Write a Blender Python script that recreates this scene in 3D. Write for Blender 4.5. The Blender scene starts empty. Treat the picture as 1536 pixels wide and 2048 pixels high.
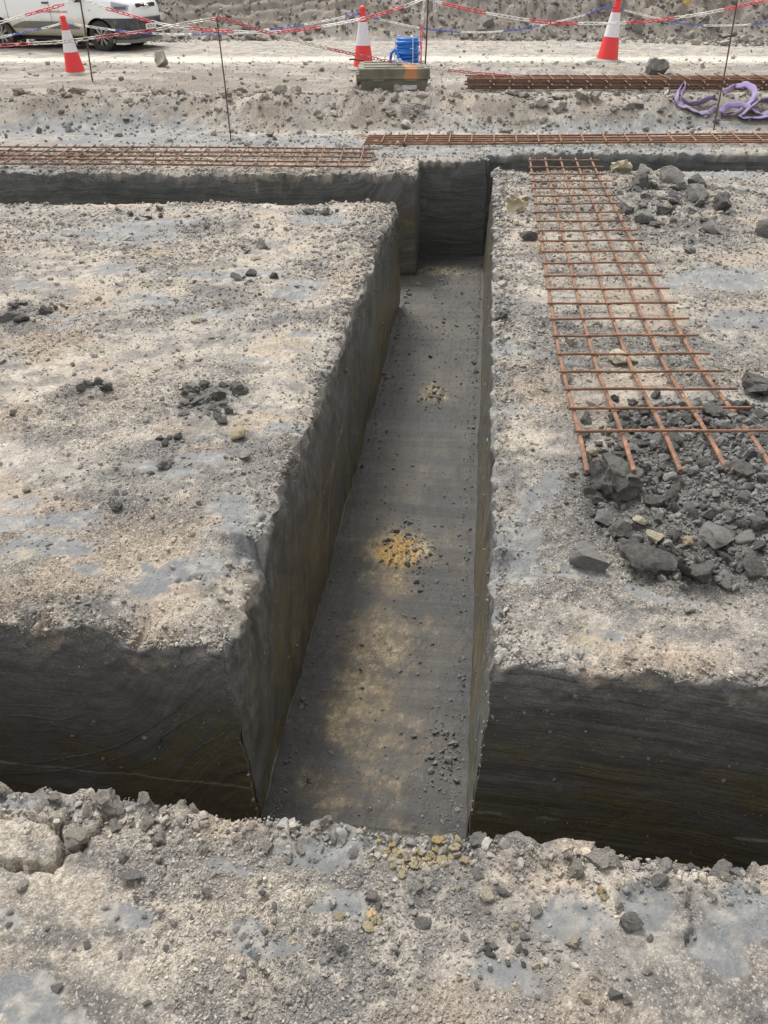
import bpy, bmesh, math, random
import numpy as np
from mathutils import Vector, Matrix, Euler

S = bpy.context.scene
RNG = np.random.default_rng(7)
random.seed(7)

# ------------------------------------------------------------------ camera, sky, sun, exposure
CAM_H = 1.7
PITCH = math.radians(36.0)
YAW = math.radians(6.63)
FPX = 1530.0                                   # focal length in pixels of a 1536 x 2048 frame
cd = bpy.data.cameras.new('camera')
cam = bpy.data.objects.new('camera', cd)
S.collection.objects.link(cam)
cam.location = (0, 0, CAM_H)
cam.rotation_euler = (math.radians(90) - PITCH, 0, YAW)
cd.sensor_fit = 'VERTICAL'
cd.sensor_height = 36.0
cd.lens = FPX / 2048 * 36.0
cd.clip_start = 0.05
cd.clip_end = 5000
S.camera = cam

w = bpy.data.worlds.new('World')
S.world = w
w.use_nodes = True
nt = w.node_tree
nt.nodes.clear()
sky = nt.nodes.new('ShaderNodeTexSky')
sky.sky_type = 'NISHITA'
sky.sun_disc = False
sky.sun_elevation = math.radians(60)
sky.sun_rotation = math.radians(325)
sky.air_density = 1.0
sky.dust_density = 4.0
hs = nt.nodes.new('ShaderNodeHueSaturation')   # cloud cover: the sky's colour is greyed
hs.inputs['Saturation'].default_value = 0.05
bg = nt.nodes.new('ShaderNodeBackground')
bg.inputs['Strength'].default_value = 0.15
wo = nt.nodes.new('ShaderNodeOutputWorld')
nt.links.new(sky.outputs[0], hs.inputs['Color'])
nt.links.new(hs.outputs[0], bg.inputs['Color'])
nt.links.new(bg.outputs[0], wo.inputs['Surface'])

sl = bpy.data.lights.new('sun', 'SUN')
sl.energy = 1.25
sl.angle = math.radians(14)
sl.color = (1.0, 0.965, 0.91)
sun = bpy.data.objects.new('sun', sl)
S.collection.objects.link(sun)
SE, SR = math.radians(60), math.radians(325)
sdir = Vector((math.sin(SR) * math.cos(SE), math.cos(SR) * math.cos(SE), math.sin(SE)))
sun.rotation_euler = sdir.to_track_quat('Z', 'Y').to_euler()

S.view_settings.view_transform = 'Standard'
S.view_settings.look = 'None'
S.view_settings.gamma = 1.0
S.view_settings.exposure = 0.95
S.render.engine = 'CYCLES'
S.cycles.use_denoising = True
S.cycles.max_bounces = 6
S.cycles.diffuse_bounces = 3
S.cycles.glossy_bounces = 2

# ------------------------------------------------------------------ numpy noise
def _h(ix, iy, iz, seed):
    with np.errstate(over='ignore'):
        n = (ix.astype(np.int32).astype(np.uint32) * np.uint32(374761393) + iy.astype(np.int32).astype(np.uint32) * np.uint32(668265263)
             + np.asarray(iz).astype(np.int32).astype(np.uint32) * np.uint32(2147483647 - 58) + np.uint32((seed * 1274126177) & 0xFFFFFFFF))
        n = (n ^ (n >> np.uint32(13))) * np.uint32(1274126177)
        n = (n ^ (n >> np.uint32(16))) * np.uint32(2246822519)
        n = n ^ (n >> np.uint32(15))
    return (n & np.uint32(0xFFFFFF)).astype(np.float32) / np.float32(0xFFFFFF)

def vn2(x, y, seed=0):
    ix = np.floor(x); iy = np.floor(y)
    fx = x - ix; fy = y - iy
    fx = fx * fx * fx * (fx * (fx * 6 - 15) + 10); fy = fy * fy * fy * (fy * (fy * 6 - 15) + 10)
    z = np.zeros_like(ix)
    a = _h(ix, iy, z, seed); b = _h(ix + 1, iy, z, seed)
    c = _h(ix, iy + 1, z, seed); d = _h(ix + 1, iy + 1, z, seed)
    return ((a + (b - a) * fx) * (1 - fy) + (c + (d - c) * fx) * fy) * 2 - 1

def vn3(x, y, z, seed=0):
    iz = np.floor(z); fz = z - iz; fz = fz * fz * (3 - 2 * fz)
    out = 0
    ix = np.floor(x); iy = np.floor(y)
    fx = x - ix; fy = y - iy
    fx = fx * fx * (3 - 2 * fx); fy = fy * fy * (3 - 2 * fy)
    r = []
    for k in (0, 1):
        a = _h(ix, iy, iz + k, seed); b = _h(ix + 1, iy, iz + k, seed)
        c = _h(ix, iy + 1, iz + k, seed); d = _h(ix + 1, iy + 1, iz + k, seed)
        r.append((a + (b - a) * fx) * (1 - fy) + (c + (d - c) * fx) * fy)
    return (r[0] * (1 - fz) + r[1] * fz) * 2 - 1

def nz3(mask, x, y, z, seed):
    out = np.zeros(x.shape, np.float32)
    out[mask] = vn3(x[mask], y[mask], z[mask], seed)
    return out

def fbm2(x, y, o=4, seed=0, g=0.5):
    a = 1.0; t = 0; s = 0
    x = np.asarray(x, np.float32); y = np.asarray(y, np.float32)
    for i in range(o):
        c_, s_ = math.cos(.65 + 1.1 * i), math.sin(.65 + 1.1 * i)      # each octave turned, so no lattice shows
        t = t + a * vn2((x * c_ - y * s_) * 2 ** i + 17.3 * i, (x * s_ + y * c_) * 2 ** i - 9.1 * i, seed + i); s += a; a *= g
    return t / s

def clods2(x, y, cell, seed, frac=0.6):
    """height 0..1 of rounded lumps, one per occupied cell"""
    gx = np.floor(x / cell); gy = np.floor(y / cell)
    out = np.zeros_like(x)
    z = np.zeros_like(gx)
    for dx in (-1, 0, 1):
        for dy in (-1, 0, 1):
            cx = gx + dx; cy = gy + dy
            px = (cx + 0.5 + 0.7 * (_h(cx, cy, z, seed) - .5)) * cell
            py = (cy + 0.5 + 0.7 * (_h(cx, cy, z + 1, seed) - .5)) * cell
            r = _h(cx, cy, z + 2, seed)
            rad = cell * (0.25 + 0.5 * _h(cx, cy, z + 3, seed))
            e = 1 + .5 * (_h(cx, cy, z + 4, seed) - .5)
            d2 = ((x - px) * e) ** 2 + ((y - py) / e) ** 2
            hh = np.clip(1 - d2 / rad ** 2, 0, 1) ** .5 * (rad / cell) * (r < frac)
            out = np.maximum(out, hh)
    return out

def sst(a, b, x):
    t = np.clip((x - a) / (b - a), 0, 1)
    return t * t * (3 - 2 * t)

# ------------------------------------------------------------------ view rays onto the ground (for placing)
FW = np.array([-math.sin(YAW) * math.cos(PITCH), math.cos(YAW) * math.cos(PITCH), -math.sin(PITCH)])
RT = np.array([math.cos(YAW), math.sin(YAW), 0.0])
UP = np.cross(RT, FW)
KS = 0.116

def k_of(v):
    return KS * sst(3.0, 6.6, v)

def to_y(x, v):
    return v + k_of(v) * (np.clip(x, -60, 60) + 0.68)

def to_v(x, y):
    v = y * 1.0
    for _ in range(12):
        v = y - k_of(v) * (np.clip(x, -60, 60) + 0.68)
    return v

def base_h(x, v):
    """large shape of the site without trenches"""
    wob = 0.25 * fbm2(x * .5, v * 0 + 3.0, 2, 50)
    z = 0.20 * sst(10.1 + wob, 10.75 + wob, v)
    z = z - 0.40 * sst(14.0, 21.0, v)
    z = z + 0.05 * np.exp(-((v - 10.95 - wob) / .35) ** 2)
    wb = 0.6 * fbm2(x * .25, v * 0 + 7.0, 3, 60)
    s = np.clip(v - (25.2 + wb), 0, 11)
    z = z + np.where(s > 0, 0.62 * s ** 1.08, 0) * (1 - .35 * sst(-13, -7, -x) * 0)
    z = z + 0.12 * np.exp(-(((x - 1.33) / .48) ** 2 + ((v - 2.65) / .62) ** 2))       # spoil heap under the mesh
    z = z + 0.10 * np.exp(-(((x - 2.0) / .5) ** 2 + ((v - 6.65) / .5) ** 2))         # spoil heap farther right
    return z

def ray(px, py):
    d = FW * FPX + RT * (px - 768) - UP * (py - 1024)
    return d / np.hypot(d[0], d[1])          # unit horizontal length

def G(px, py):
    """ground point (x, y, z of base surface) seen at pixel"""
    d = ray(px, py)
    t = np.linspace(.4, 45, 6000)
    x = d[0] * t; y = d[1] * t; z = CAM_H + d[2] * t
    b = base_h(x, to_v(x, y))
    i = int(np.argmax(z <= b)) if (z <= b).any() else len(t) - 1
    return np.array([x[i], y[i], b[i]])

def PQ(px, py, q):
    """point on the pixel's ray at forward distance q"""
    d = ray(px, py)
    c = -math.sin(YAW) * d[0] + math.cos(YAW) * d[1]
    return np.array([0, 0, CAM_H]) + d * (q / c)

def fwd(p):
    return -math.sin(YAW) * p[0] + math.cos(YAW) * p[1]

# ------------------------------------------------------------------ materials
def mat(name):
    m = bpy.data.materials.new(name); m.use_nodes = True
    t = m.node_tree; b = t.nodes['Principled BSDF']
    return m, t, b

class N:
    """small helper for node graphs"""
    def __init__(s, t): s.t = t
    def node(s, ty, **kw):
        n = s.t.nodes.new(ty)
        for k, v in kw.items(): setattr(n, k, v)
        return n
    def put(s, sock, v):
        if hasattr(v, 'links') or isinstance(v, bpy.types.NodeSocket): s.t.links.new(v, sock)
        else: sock.default_value = v
    def math(s, op, a, b=None, clamp=False):
        n = s.node('ShaderNodeMath', operation=op, use_clamp=clamp)
        s.put(n.inputs[0], a)
        if b is not None: s.put(n.inputs[1], b)
        return n.outputs[0]
    def mix(s, f, a, b, bt='MIX'):
        n = s.node('ShaderNodeMix', data_type='RGBA', blend_type=bt)
        s.put(n.inputs[0], f); s.put(n.inputs[6], a); s.put(n.inputs[7], b)
        return n.outputs[2]
    def ramp(s, f, a, b, va=0.0, vb=1.0):
        n = s.node('ShaderNodeMapRange', clamp=True, interpolation_type='SMOOTHSTEP')
        s.put(n.inputs[0], f); n.inputs[1].default_value = a; n.inputs[2].default_value = b
        n.inputs[3].default_value = va; n.inputs[4].default_value = vb
        return n.outputs[0]
    def noise(s, vec, scale, detail=3, rough=.55, dist=0.0, out=0):
        n = s.node('ShaderNodeTexNoise')
        if vec is not None: s.put(n.inputs['Vector'], vec)
        n.inputs['Scale'].default_value = scale; n.inputs['Detail'].default_value = detail
        n.inputs['Roughness'].default_value = rough; n.inputs['Distortion'].default_value = dist
        return n.outputs[out]
    def voro(s, vec, scale, feature='F1', out='Distance'):
        n = s.node('ShaderNodeTexVoronoi', feature=feature)
        s.put(n.inputs['Vector'], vec); n.inputs['Scale'].default_value = scale
        return n.outputs[out]
    def attr(s, name, out='Fac'):
        n = s.node('ShaderNodeAttribute'); n.attribute_name = name
        return n.outputs[out]
    def vmul(s, v, c):
        n = s.node('ShaderNodeVectorMath', operation='MULTIPLY')
        s.put(n.inputs[0], v); n.inputs[1].default_value = c
        return n.outputs[0]
    def bump(s, h, strength, dist, normal=None):
        n = s.node('ShaderNodeBump')
        s.put(n.inputs['Height'], h); s.put(n.inputs['Strength'], strength)
        n.inputs['Distance'].default_value = dist
        if normal is not None: s.put(n.inputs['Normal'], normal)
        return n.outputs[0]

def c4(r, g, b): return (r, g, b, 1.0)

def make_earth():
    """soil colour and its patches come as mesh attributes; grain, scrape marks and relief are made here"""
    m, t, b = mat('earth'); n = N(t)
    co = n.node('ShaderNodeTexCoord').outputs['Object']
    alb = n.attr('alb', 'Color'); wet = n.attr('wet'); crumb = n.attr('crumb'); suv = n.attr('suv', 'Vector')
    va = n.node('ShaderNodeTexVoronoi'); t.links.new(co, va.inputs['Vector']); va.inputs['Scale'].default_value = 95
    vb = n.node('ShaderNodeTexVoronoi'); t.links.new(co, vb.inputs['Vector']); vb.inputs['Scale'].default_value = 260
    sa = n.node('ShaderNodeSeparateColor'); t.links.new(va.outputs['Color'], sa.inputs[0])
    sb = n.node('ShaderNodeSeparateColor'); t.links.new(vb.outputs['Color'], sb.inputs[0])
    fine = n.noise(co, 55, 5, .78)
    g = n.math('MULTIPLY', n.ramp(sa.outputs[0], 0, 1, .86, 1.14), n.ramp(sb.outputs[0], 0, 1, .78, 1.22))
    g = n.math('MULTIPLY', g, n.ramp(fine, .30, .70, .58, 1.36))
    g = n.math('ADD', 1.0, n.math('MULTIPLY', n.math('SUBTRACT', g, 1.0), n.math('ADD', n.math('MULTIPLY', crumb, .75), .25)))
    gc = n.node('ShaderNodeCombineColor')
    for i in range(3): t.links.new(g, gc.inputs[i])
    col = n.mix(1.0, alb, gc.outputs[0], 'MULTIPLY')
    col = n.mix(n.math('MULTIPLY', n.ramp(sb.outputs[1], .88, .95), n.math('MULTIPLY', crumb, .6)), col, c4(.56, .53, .47))
    st1 = n.noise(n.vmul(suv, (1.2, 24, 1)), 1.0, 5, .66, .25)
    st2 = n.noise(n.vmul(suv, (2.6, 105, 1)), 1.0, 2, .6, .1)
    sg = n.math('MULTIPLY', n.ramp(st1, .28, .72, .72, 1.28), n.ramp(st2, .33, .70, .86, 1.20))
    sg = n.math('ADD', 1.0, n.math('MULTIPLY', n.math('SUBTRACT', sg, 1.0), wet))
    sc = n.node('ShaderNodeCombineColor')
    for i in range(3): t.links.new(sg, sc.inputs[i])
    col = n.mix(1.0, col, sc.outputs[0], 'MULTIPLY')
    t.links.new(col, b.inputs['Base Color'])
    t.links.new(n.math('SUBTRACT', .95, n.math('MULTIPLY', wet, n.ramp(st1, .3, .7, .50, .68))), b.inputs['Roughness'])
    b.inputs['Specular IOR Level'].default_value = .45
    hc = n.math('ADD', n.math('MULTIPLY', va.outputs['Distance'], -.0045), n.math('MULTIPLY', vb.outputs['Distance'], -.0025))
    hc = n.math('MULTIPLY', hc, crumb)
    hw = n.math('MULTIPLY', n.math('ADD', n.math('MULTIPLY', st1, .006), n.math('MULTIPLY', st2, .0025)), wet)
    hh = n.math('ADD', n.math('ADD', hc, hw), n.math('MULTIPLY', fine, n.math('ADD', n.math('MULTIPLY', crumb, .013), .0035)))
    t.links.new(n.bump(hh, 1.0, 1.0), b.inputs['Normal'])
    return m
EARTH = make_earth()

def make_rock(name, lo, hi, fleck, rough=.9, tint_attr=False):
    m, t, b = mat(name); n = N(t)
    co = n.node('ShaderNodeTexCoord').outputs['Object']
    oi = n.node('ShaderNodeObjectInfo')
    ad = n.node('ShaderNodeVectorMath', operation='ADD')
    t.links.new(co, ad.inputs[0]); t.links.new(oi.outputs['Location'], ad.inputs[1])
    vec = ad.outputs[0]
    rnd = n.attr('tint') if tint_attr else oi.outputs['Random']
    base = n.mix(rnd, lo, hi)
    sc = 1.0 if not tint_attr else 30.0
    col = n.mix(n.ramp(n.noise(vec, 3.2 * sc, 5, .65), .35, .7), base, n.mix(.5, base, fleck))
    col = n.mix(n.ramp(n.noise(vec, 14 * sc, 3, .7), .62, .72, 0, .6), col, fleck)
    col = n.mix(n.ramp(n.noise(vec, 7 * sc, 4, .6), .36, .26, 0, .5), col, n.mix(.6, base, c4(.05, .05, .05)))
    t.links.new(col, b.inputs['Base Color'])
    b.inputs['Roughness'].default_value = rough
    b.inputs['Specular IOR Level'].default_value = .3
    nb = n.bump(n.noise(vec, 4.5 * sc, 8, .8), 1.0, .03)
    t.links.new(nb, b.inputs['Normal'])
    return m
R_DARK = make_rock('dark_clay', c4(.085, .081, .076), c4(.15, .143, .134), c4(.25, .235, .21))
R_GREY = make_rock('grey_clay', c4(.17, .168, .165), c4(.25, .24, .23), c4(.36, .33, .29))
R_TAN = make_rock('dusty_stone', c4(.29, .255, .21), c4(.42, .385, .33), c4(.52, .48, .42))
R_SOIL = make_rock('dry_soil', c4(.27, .245, .22), c4(.36, .325, .28), c4(.46, .42, .36))
R_CREAM = make_rock('cream_limestone', c4(.52, .44, .28), c4(.62, .57, .46), c4(.42, .33, .20))

def make_gravel():
    m, t, b = mat('gravel_mix'); n = N(t)
    co = n.node('ShaderNodeTexCoord').outputs['Object']
    ca = n.node('ShaderNodeVertexColor'); ca.layer_name = 'stone'
    nz = n.noise(co, 120, 4, .7)
    gv = n.ramp(nz, .3, .7, .78, 1.2)
    gc = n.node('ShaderNodeCombineColor')
    for i in range(3): t.links.new(gv, gc.inputs[i])
    col = n.mix(1.0, ca.outputs[0], gc.outputs[0], 'MULTIPLY')
    t.links.new(col, b.inputs['Base Color'])
    b.inputs['Roughness'].default_value = .92
    b.inputs['Specular IOR Level'].default_value = .3
    t.links.new(n.bump(nz, .6, .004), b.inputs['Normal'])
    return m
GRAVEL = make_gravel()

def simple(name, col, rough=.5, metal=0.0, dirt=None, dscale=6, damt=.5, spec=.5, bump=0.0):
    m, t, b = mat(name); n = N(t)
    b.inputs['Metallic'].default_value = metal
    b.inputs['Roughness'].default_value = rough
    b.inputs['Specular IOR Level'].default_value = spec
    co = n.node('ShaderNodeTexCoord').outputs['Object']
    if dirt is not None:
        f = n.ramp(n.noise(co, dscale, 5, .65), .45, .7, 0, damt)
        t.links.new(n.mix(f, c4(*col), c4(*dirt)), b.inputs['Base Color'])
    else:
        f = n.ramp(n.noise(co, 20, 3, .6), .3, .7, 0, 1)
        t.links.new(n.mix(f, c4(*[k * .93 for k in col]), c4(*[min(1, k * 1.05) for k in col])), b.inputs['Base Color'])
    if bump:
        t.links.new(n.bump(n.noise(co, 60, 4, .6), bump, .003), b.inputs['Normal'])
    return m

def make_rust():
    m, t, b = mat('rusty_steel'); n = N(t)
    co = n.node('ShaderNodeTexCoord').outputs['Object']
    col = n.mix(n.ramp(n.noise(co, 14, 5, .7), .35, .68), c4(.13, .066, .040), c4(.25, .127, .070))
    col = n.mix(n.ramp(n.noise(co, 70, 3, .7), .55, .7, 0, .7), col, c4(.38, .20, .10))
    col = n.mix(n.ramp(n.noise(co, 9, 4, .7), .52, .66, 0, .8), col, c4(.10, .062, .045))
    t.links.new(col, b.inputs['Base Color'])
    b.inputs['Roughness'].default_value = .82
    t.links.new(n.bump(n.noise(co, 130, 3, .6), .6, .002), b.inputs['Normal'])
    return m
RUST = make_rust()
RUST_DARK = simple('dark_rusty_steel', (.095, .055, .04), .8, dirt=(.19, .10, .06), dscale=30)

# ------------------------------------------------------------------ mesh helpers
COL = S.collection
def link(o, parent=None):
    COL.objects.link(o)
    if parent is not None: o.parent = parent
    return o
def tag(o, label=None, cat=None, group=None, kind=None):
    if label: o['label'] = label
    if cat: o['category'] = cat
    if group: o['group'] = group
    if kind: o['kind'] = kind
    return o
def empty(name, loc=(0, 0, 0), rz=0.0):
    o = bpy.data.objects.new(name, None); o.location = loc; o.rotation_euler = (0, 0, rz)
    o.empty_display_size = .1
    return link(o)

class MB:
    def __init__(s): s.v = []; s.f = []; s.mi = []; s.cur = 0
    def add(s, vs, fs):
        o = len(s.v); s.v += [tuple(map(float, p)) for p in vs]
        s.f += [tuple(i + o for i in f) for f in fs]; s.mi += [s.cur] * len(fs)
    def box(s, c, d, M=None, taper=1.0):
        x, y, z = [k / 2 for k in d]
        vs = [(-x * taper, -y * taper, -z), (x * taper, -y * taper, -z), (x * taper, y * taper, -z), (-x * taper, y * taper, -z),
              (-x, -y, z), (x, -y, z), (x, y, z), (-x, y, z)]
        if M is not None: vs = [tuple(M @ Vector(p)) for p in vs]
        vs = [(p[0] + c[0], p[1] + c[1], p[2] + c[2]) for p in vs]
        s.add(vs, [(3, 2, 1, 0), (4, 5, 6, 7), (0, 1, 5, 4), (1, 2, 6, 5), (2, 3, 7, 6), (3, 0, 4, 7)])
    def tube(s, path, r, n=8, closed=False, cap=True):
        P = [Vector(p) for p in path]; m = len(P)
        rr = r if hasattr(r, '__len__') else [r] * m
        rings = []; prev = None
        for i, p in enumerate(P):
            if closed: t = P[(i + 1) % m] - P[i - 1]
            else: t = P[min(i + 1, m - 1)] - P[max(i - 1, 0)]
            t.normalize()
            if prev is None:
                a = Vector((0, 0, 1)) if abs(t.z) < .9 else Vector((1, 0, 0))
                u = t.cross(a).normalized()
            else:
                u = (prev - t * prev.dot(t)).normalized()
            prev = u; w_ = t.cross(u)
            rings.append([p + (u * math.cos(2 * math.pi * k / n) + w_ * math.sin(2 * math.pi * k / n)) * rr[i] for k in range(n)])
        fs = []
        for i in range(m if closed else m - 1):
            j = (i + 1) % m
            for k in range(n):
                fs.append((i * n + k, i * n + (k + 1) % n, j * n + (k + 1) % n, j * n + k))
        if cap and not closed:
            fs.append(tuple(range(n - 1, -1, -1))); fs.append(tuple((m - 1) * n + k for k in range(n)))
        s.add([q for r_ in rings for q in r_], fs)
    def lathe(s, prof, n=32, c=(0, 0, 0), cap=True):
        vs = []; fs = []
        for r, z in prof:
            for k in range(n):
                a = 2 * math.pi * k / n
                vs.append((c[0] + r * math.cos(a), c[1] + r * math.sin(a), c[2] + z))
        for i in range(len(prof) - 1):
            for k in range(n):
                fs.append((i * n + k, i * n + (k + 1) % n, (i + 1) * n + (k + 1) % n, (i + 1) * n + k))
        if cap:
            fs.append(tuple(range(n - 1, -1, -1))); fs.append(tuple((len(prof) - 1) * n + k for k in range(n)))
        s.add(vs, fs)
    def prism(s, poly, y0, y1):
        """polygon in xz extruded along y"""
        n = len(poly)
        s.add([(x, y0, z) for x, z in poly] + [(x, y1, z) for x, z in poly],
              [tuple(range(n)), tuple(range(2 * n - 1, n - 1, -1))] + [(i, i + n, (i + 1) % n + n, (i + 1) % n) for i in range(n)])
    def mesh(s, name, m=None, smooth=True):
        me = bpy.data.meshes.new(name); me.from_pydata(s.v, [], s.f)
        bm = bmesh.new(); bm.from_mesh(me); bmesh.ops.recalc_face_normals(bm, faces=bm.faces); bm.to_mesh(me); bm.free()
        for q in (m if isinstance(m, (list, tuple)) else [m]):
            if q is not None: me.materials.append(q)
        me.polygons.foreach_set('material_index', s.mi)
        if smooth:
            me.polygons.foreach_set('use_smooth', [True] * len(me.polygons))
            me.set_sharp_from_angle(angle=math.radians(38))
        me.update()
        return me
    def build(s, name, m=None, parent=None, smooth=True, bevel=0.0):
        o = bpy.data.objects.new(name, s.mesh(name, m, smooth))
        if bevel:
            bv = o.modifiers.new('bevel', 'BEVEL'); bv.width = bevel; bv.segments = 2; bv.limit_method = 'ANGLE'; bv.angle_limit = math.radians(40)
        return link(o, parent)

# ------------------------------------------------------------------ the site: one grid with cut trenches
WB = 0.03                                       # horizontal run of a cut face
RECTS = [  # x0, x1, v0, v1, floor z
    (-.695, .150, 1.30, 7.30, -.98),
    (-.615, .150, 7.05, 8.50, -.98),
    (-80., 80., 1.03, 1.62, -1.10),
    (-80., -.40, 6.94, 7.90, -.98),
    (.07, 80., 8.14, 8.80, -.98)]
def lines(segs, bands):
    out = []
    for a, b, n in segs: out.append(np.linspace(a, b, n, endpoint=False))
    L = np.concatenate(out)
    for a, b, n in bands:
        L = L[(L < a - .002) | (L > b + .002)]
    for a, b, n in bands: L = np.concatenate([L, np.linspace(a, b, n)])
    return np.unique(np.round(np.sort(L), 6))
def geo(a, b, step, grow):
    r = [a]; s_ = step
    while abs(r[-1] - a) < abs(b - a):
        r.append(r[-1] + math.copysign(s_, b - a)); s_ *= grow
    return r
xs = lines([(-15, -5.6, 130), (-5.6, -2.9, 100), (-2.9, -1.4, 104), (-1.4, 1.05, 285), (1.05, 2.6, 104), (2.6, 4.9, 84), (4.9, 10.0, 72)],
           [(-.695, -.665, 46), (-.615, -.585, 14), (.120, .150, 40)])
xs = np.concatenate([np.array(geo(-15, -1500, .08, 1.28))[:0:-1], xs, np.array(geo(10., 1500, .08, 1.28))[1:]])
vseg = [(.25, 1.0, 100), (1.0, 1.62, 40)]
v = 1.62
while v < 9.3:
    vseg.append((v, v * 1.0074, 1)); v *= 1.0074
while v < 16:
    vseg.append((v, v * 1.0075, 1)); v *= 1.0075
vseg += [(v, 25, 80), (25, 34, 130)]
vs_ = lines(vseg, [(1.03, 1.06, 12), (1.59, 1.62, 84), (6.94, 6.97, 8), (7.87, 7.90, 26), (8.14, 8.17, 8), (8.47, 8.50, 34), (8.77, 8.80, 16)])
vs_ = np.concatenate([np.array(geo(.25, -400, .02, 1.3))[:0:-1], vs_, np.array(geo(34., 2500, .12, 1.3))])
NX, NV = len(xs), len(vs_)
X, V = [a_.astype(np.float32) for a_ in np.meshgrid(xs, vs_)]                     # rows: v

WX = X + np.where(V < 12, .05 + .012 * V, .3) * fbm2(X * 4.5, V * 4.5, 3, 91)      # patches have ragged outlines
WV = V + np.where(V < 12, .04 + .010 * V, .3) * fbm2(X * 4.5 + 7, V * 4.5, 3, 92)
def ell(cx, cy, rx, ry, rot=0.0):
    """patch of ground given by its centre and half sizes: (row slice, column slice, soft mask)"""
    p = G(cx, cy); a = G(cx + rx, cy); b_ = G(cx, cy - ry); c_ = G(cx, cy + ry)
    wx = max(abs(a[0] - p[0]), .02); wy = max((b_[1] - c_[1]) / 2, .02)
    px, pv = p[0], float(to_v(p[0], p[1])); R = 2.2 * max(wx, wy) + .25
    R2 = 2.2 * (wx if abs(rot) < .05 else max(wx, wy)) + .25; R3 = 2.2 * (wy if abs(rot) < .05 else max(wx, wy)) + .25
    i0, i1 = np.searchsorted(xs, [px - R2, px + R2]); j0, j1 = np.searchsorted(vs_, [pv - R3, pv + R3])
    sl_ = (slice(j0, j1), slice(i0, i1))
    dx = WX[sl_] - px; dv = WV[sl_] - pv
    if rot: dx, dv = dx * math.cos(rot) + dv * math.sin(rot), -dx * math.sin(rot) + dv * math.cos(rot)
    return sl_, np.exp(-np.clip((dx / wx) ** 2 + (dv / wy) ** 2, 0, 40) ** 1.5 * .7)
def stamp(arr, e, amp, keep=None):
    sl_, m_ = ell(*e)
    if keep is not None: m_ = m_ * keep[sl_]
    arr[sl_] = np.maximum(arr[sl_], m_ * amp)

# signed distance to the trenches (negative inside) and floor level
sd = np.full(X.shape, 1e3); zf = np.full(X.shape, -.98)
for x0, x1, v0, v1, z0 in RECTS:
    dx = np.maximum(x0 - X, X - x1); dv = np.maximum(v0 - V, V - v1)
    d = np.where((dx > 0) & (dv > 0), np.hypot(np.maximum(dx, 0), np.maximum(dv, 0)), np.maximum(dx, dv))
    sd = np.minimum(sd, d)
zf = np.where((V < 1.62) & ((X < -.665) | (X > .12)), -1.12, zf)
zf = np.where((V < 1.45), -1.12, zf)
zf = zf + .012 * fbm2(X * 3, V * 3, 3, 5)
# the far left trench has slumped beyond its straight part
slump = sst(-3.60, -3.80, X) * (V > 6.5) * (V < 8.3)
zf = zf * (1 - slump) + slump * (-.42 + .22 * fbm2(X * 2.2, V * 2.5, 4, 15) - .12 * sst(-4.6, -4.2, X) * 0)
tw = np.clip(-sd / WB, 0, 1)                    # 0 at rim, 1 at foot of the cut
inside = tw >= 1
YY = to_y(X, V)

clay = np.zeros_like(X)
for e in [(75, 1045, 120, 26), (70, 1100, 100, 26), (170, 1140, 40, 16), (400, 1130, 100, 26, .5), (300, 1165, 60, 12), (490, 1040, 55, 55, .9), (560, 860, 40, 18),
          (400, 910, 50, 14), (330, 935, 60, 12), (290, 450, 100, 18), (250, 470, 120, 18), (640, 440, 70, 12), (600, 575, 40, 10), (310, 600, 90, 8), (590, 590, 40, 10), (610, 665, 40, 10),
          (240, 535, 60, 10), (60, 570, 50, 10), (120, 640, 40, 10),
          (1075, 985, 40, 45, -.4), (1040, 1090, 50, 70), (1020, 700, 40, 22), (1350, 1195, 100, 22), (1450, 560, 110, 22), (1480, 640, 90, 22),
          (55, 1612, 110, 16), (620, 1700, 110, 30), (720, 1680, 90, 22), (700, 1830, 55, 45), (1280, 1790, 55, 42), (1480, 1810, 70, 70), (1440, 1890, 60, 60),
          (1120, 1830, 70, 50), (40, 2020, 150, 60), (560, 1930, 110, 22), (500, 1880, 60, 16), (260, 1830, 70, 22), (440, 1750, 40, 14), (1010, 1960, 80, 40),
          (200, 265, 260, 18), (330, 285, 260, 14), (600, 285, 160, 12), (960, 262, 70, 8), (1180, 262, 160, 9), (870, 305, 110, 10), (1150, 300, 300, 10), (1440, 345, 110, 14), (1430, 250, 160, 8)]:
    stamp(clay, e, .95)
heap = np.zeros_like(X)
for e in [(1350, 1005, 215, 150), (1430, 870, 190, 70), (1480, 1090, 150, 90)]: stamp(heap, e, 1.0)
heap = sst(.25, .6, heap)
smear = fbm2(X * 1.6 + 3, V * 5.5, 4, 21)
clay = np.maximum(clay, .62 * sst(.34, .62, smear) * (V < 10)) * (1 - .9 * heap)
dark = np.zeros_like(X)
for e in [(1340, 1000, 220, 160), (1420, 880, 160, 70), (1370, 420, 130, 60), (420, 800, 70, 40), (200, 785, 50, 18), (60, 630, 60, 25), (430, 450, 70, 20), (640, 440, 60, 14), (720, 1950, 170, 100),
          (880, 1800, 170, 110), (960, 1700, 120, 50), (60, 1900, 110, 60), (130, 2020, 160, 70), (640, 530, 60, 30), (560, 640, 90, 18), (1010, 610, 30, 60), (980, 760, 20, 90),
          (40, 375, 120, 25), (1200, 315, 260, 14), (100, 1230, 120, 40)]:
    stamp(dark, e, .92)
dark = np.maximum(dark, .7 * sst(.1, .5, fbm2(X * 1.1, V * 1.4, 4, 33)) * (V < 9.5))
dark = np.maximum(dark, heap)
dark = np.maximum(dark, .85 * (V > 25.2) * sst(-.25, .25, fbm2(X * .35, V * .5, 3, 34)))
sand = np.zeros_like(X)
pale = np.zeros_like(X)
vr = V
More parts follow.
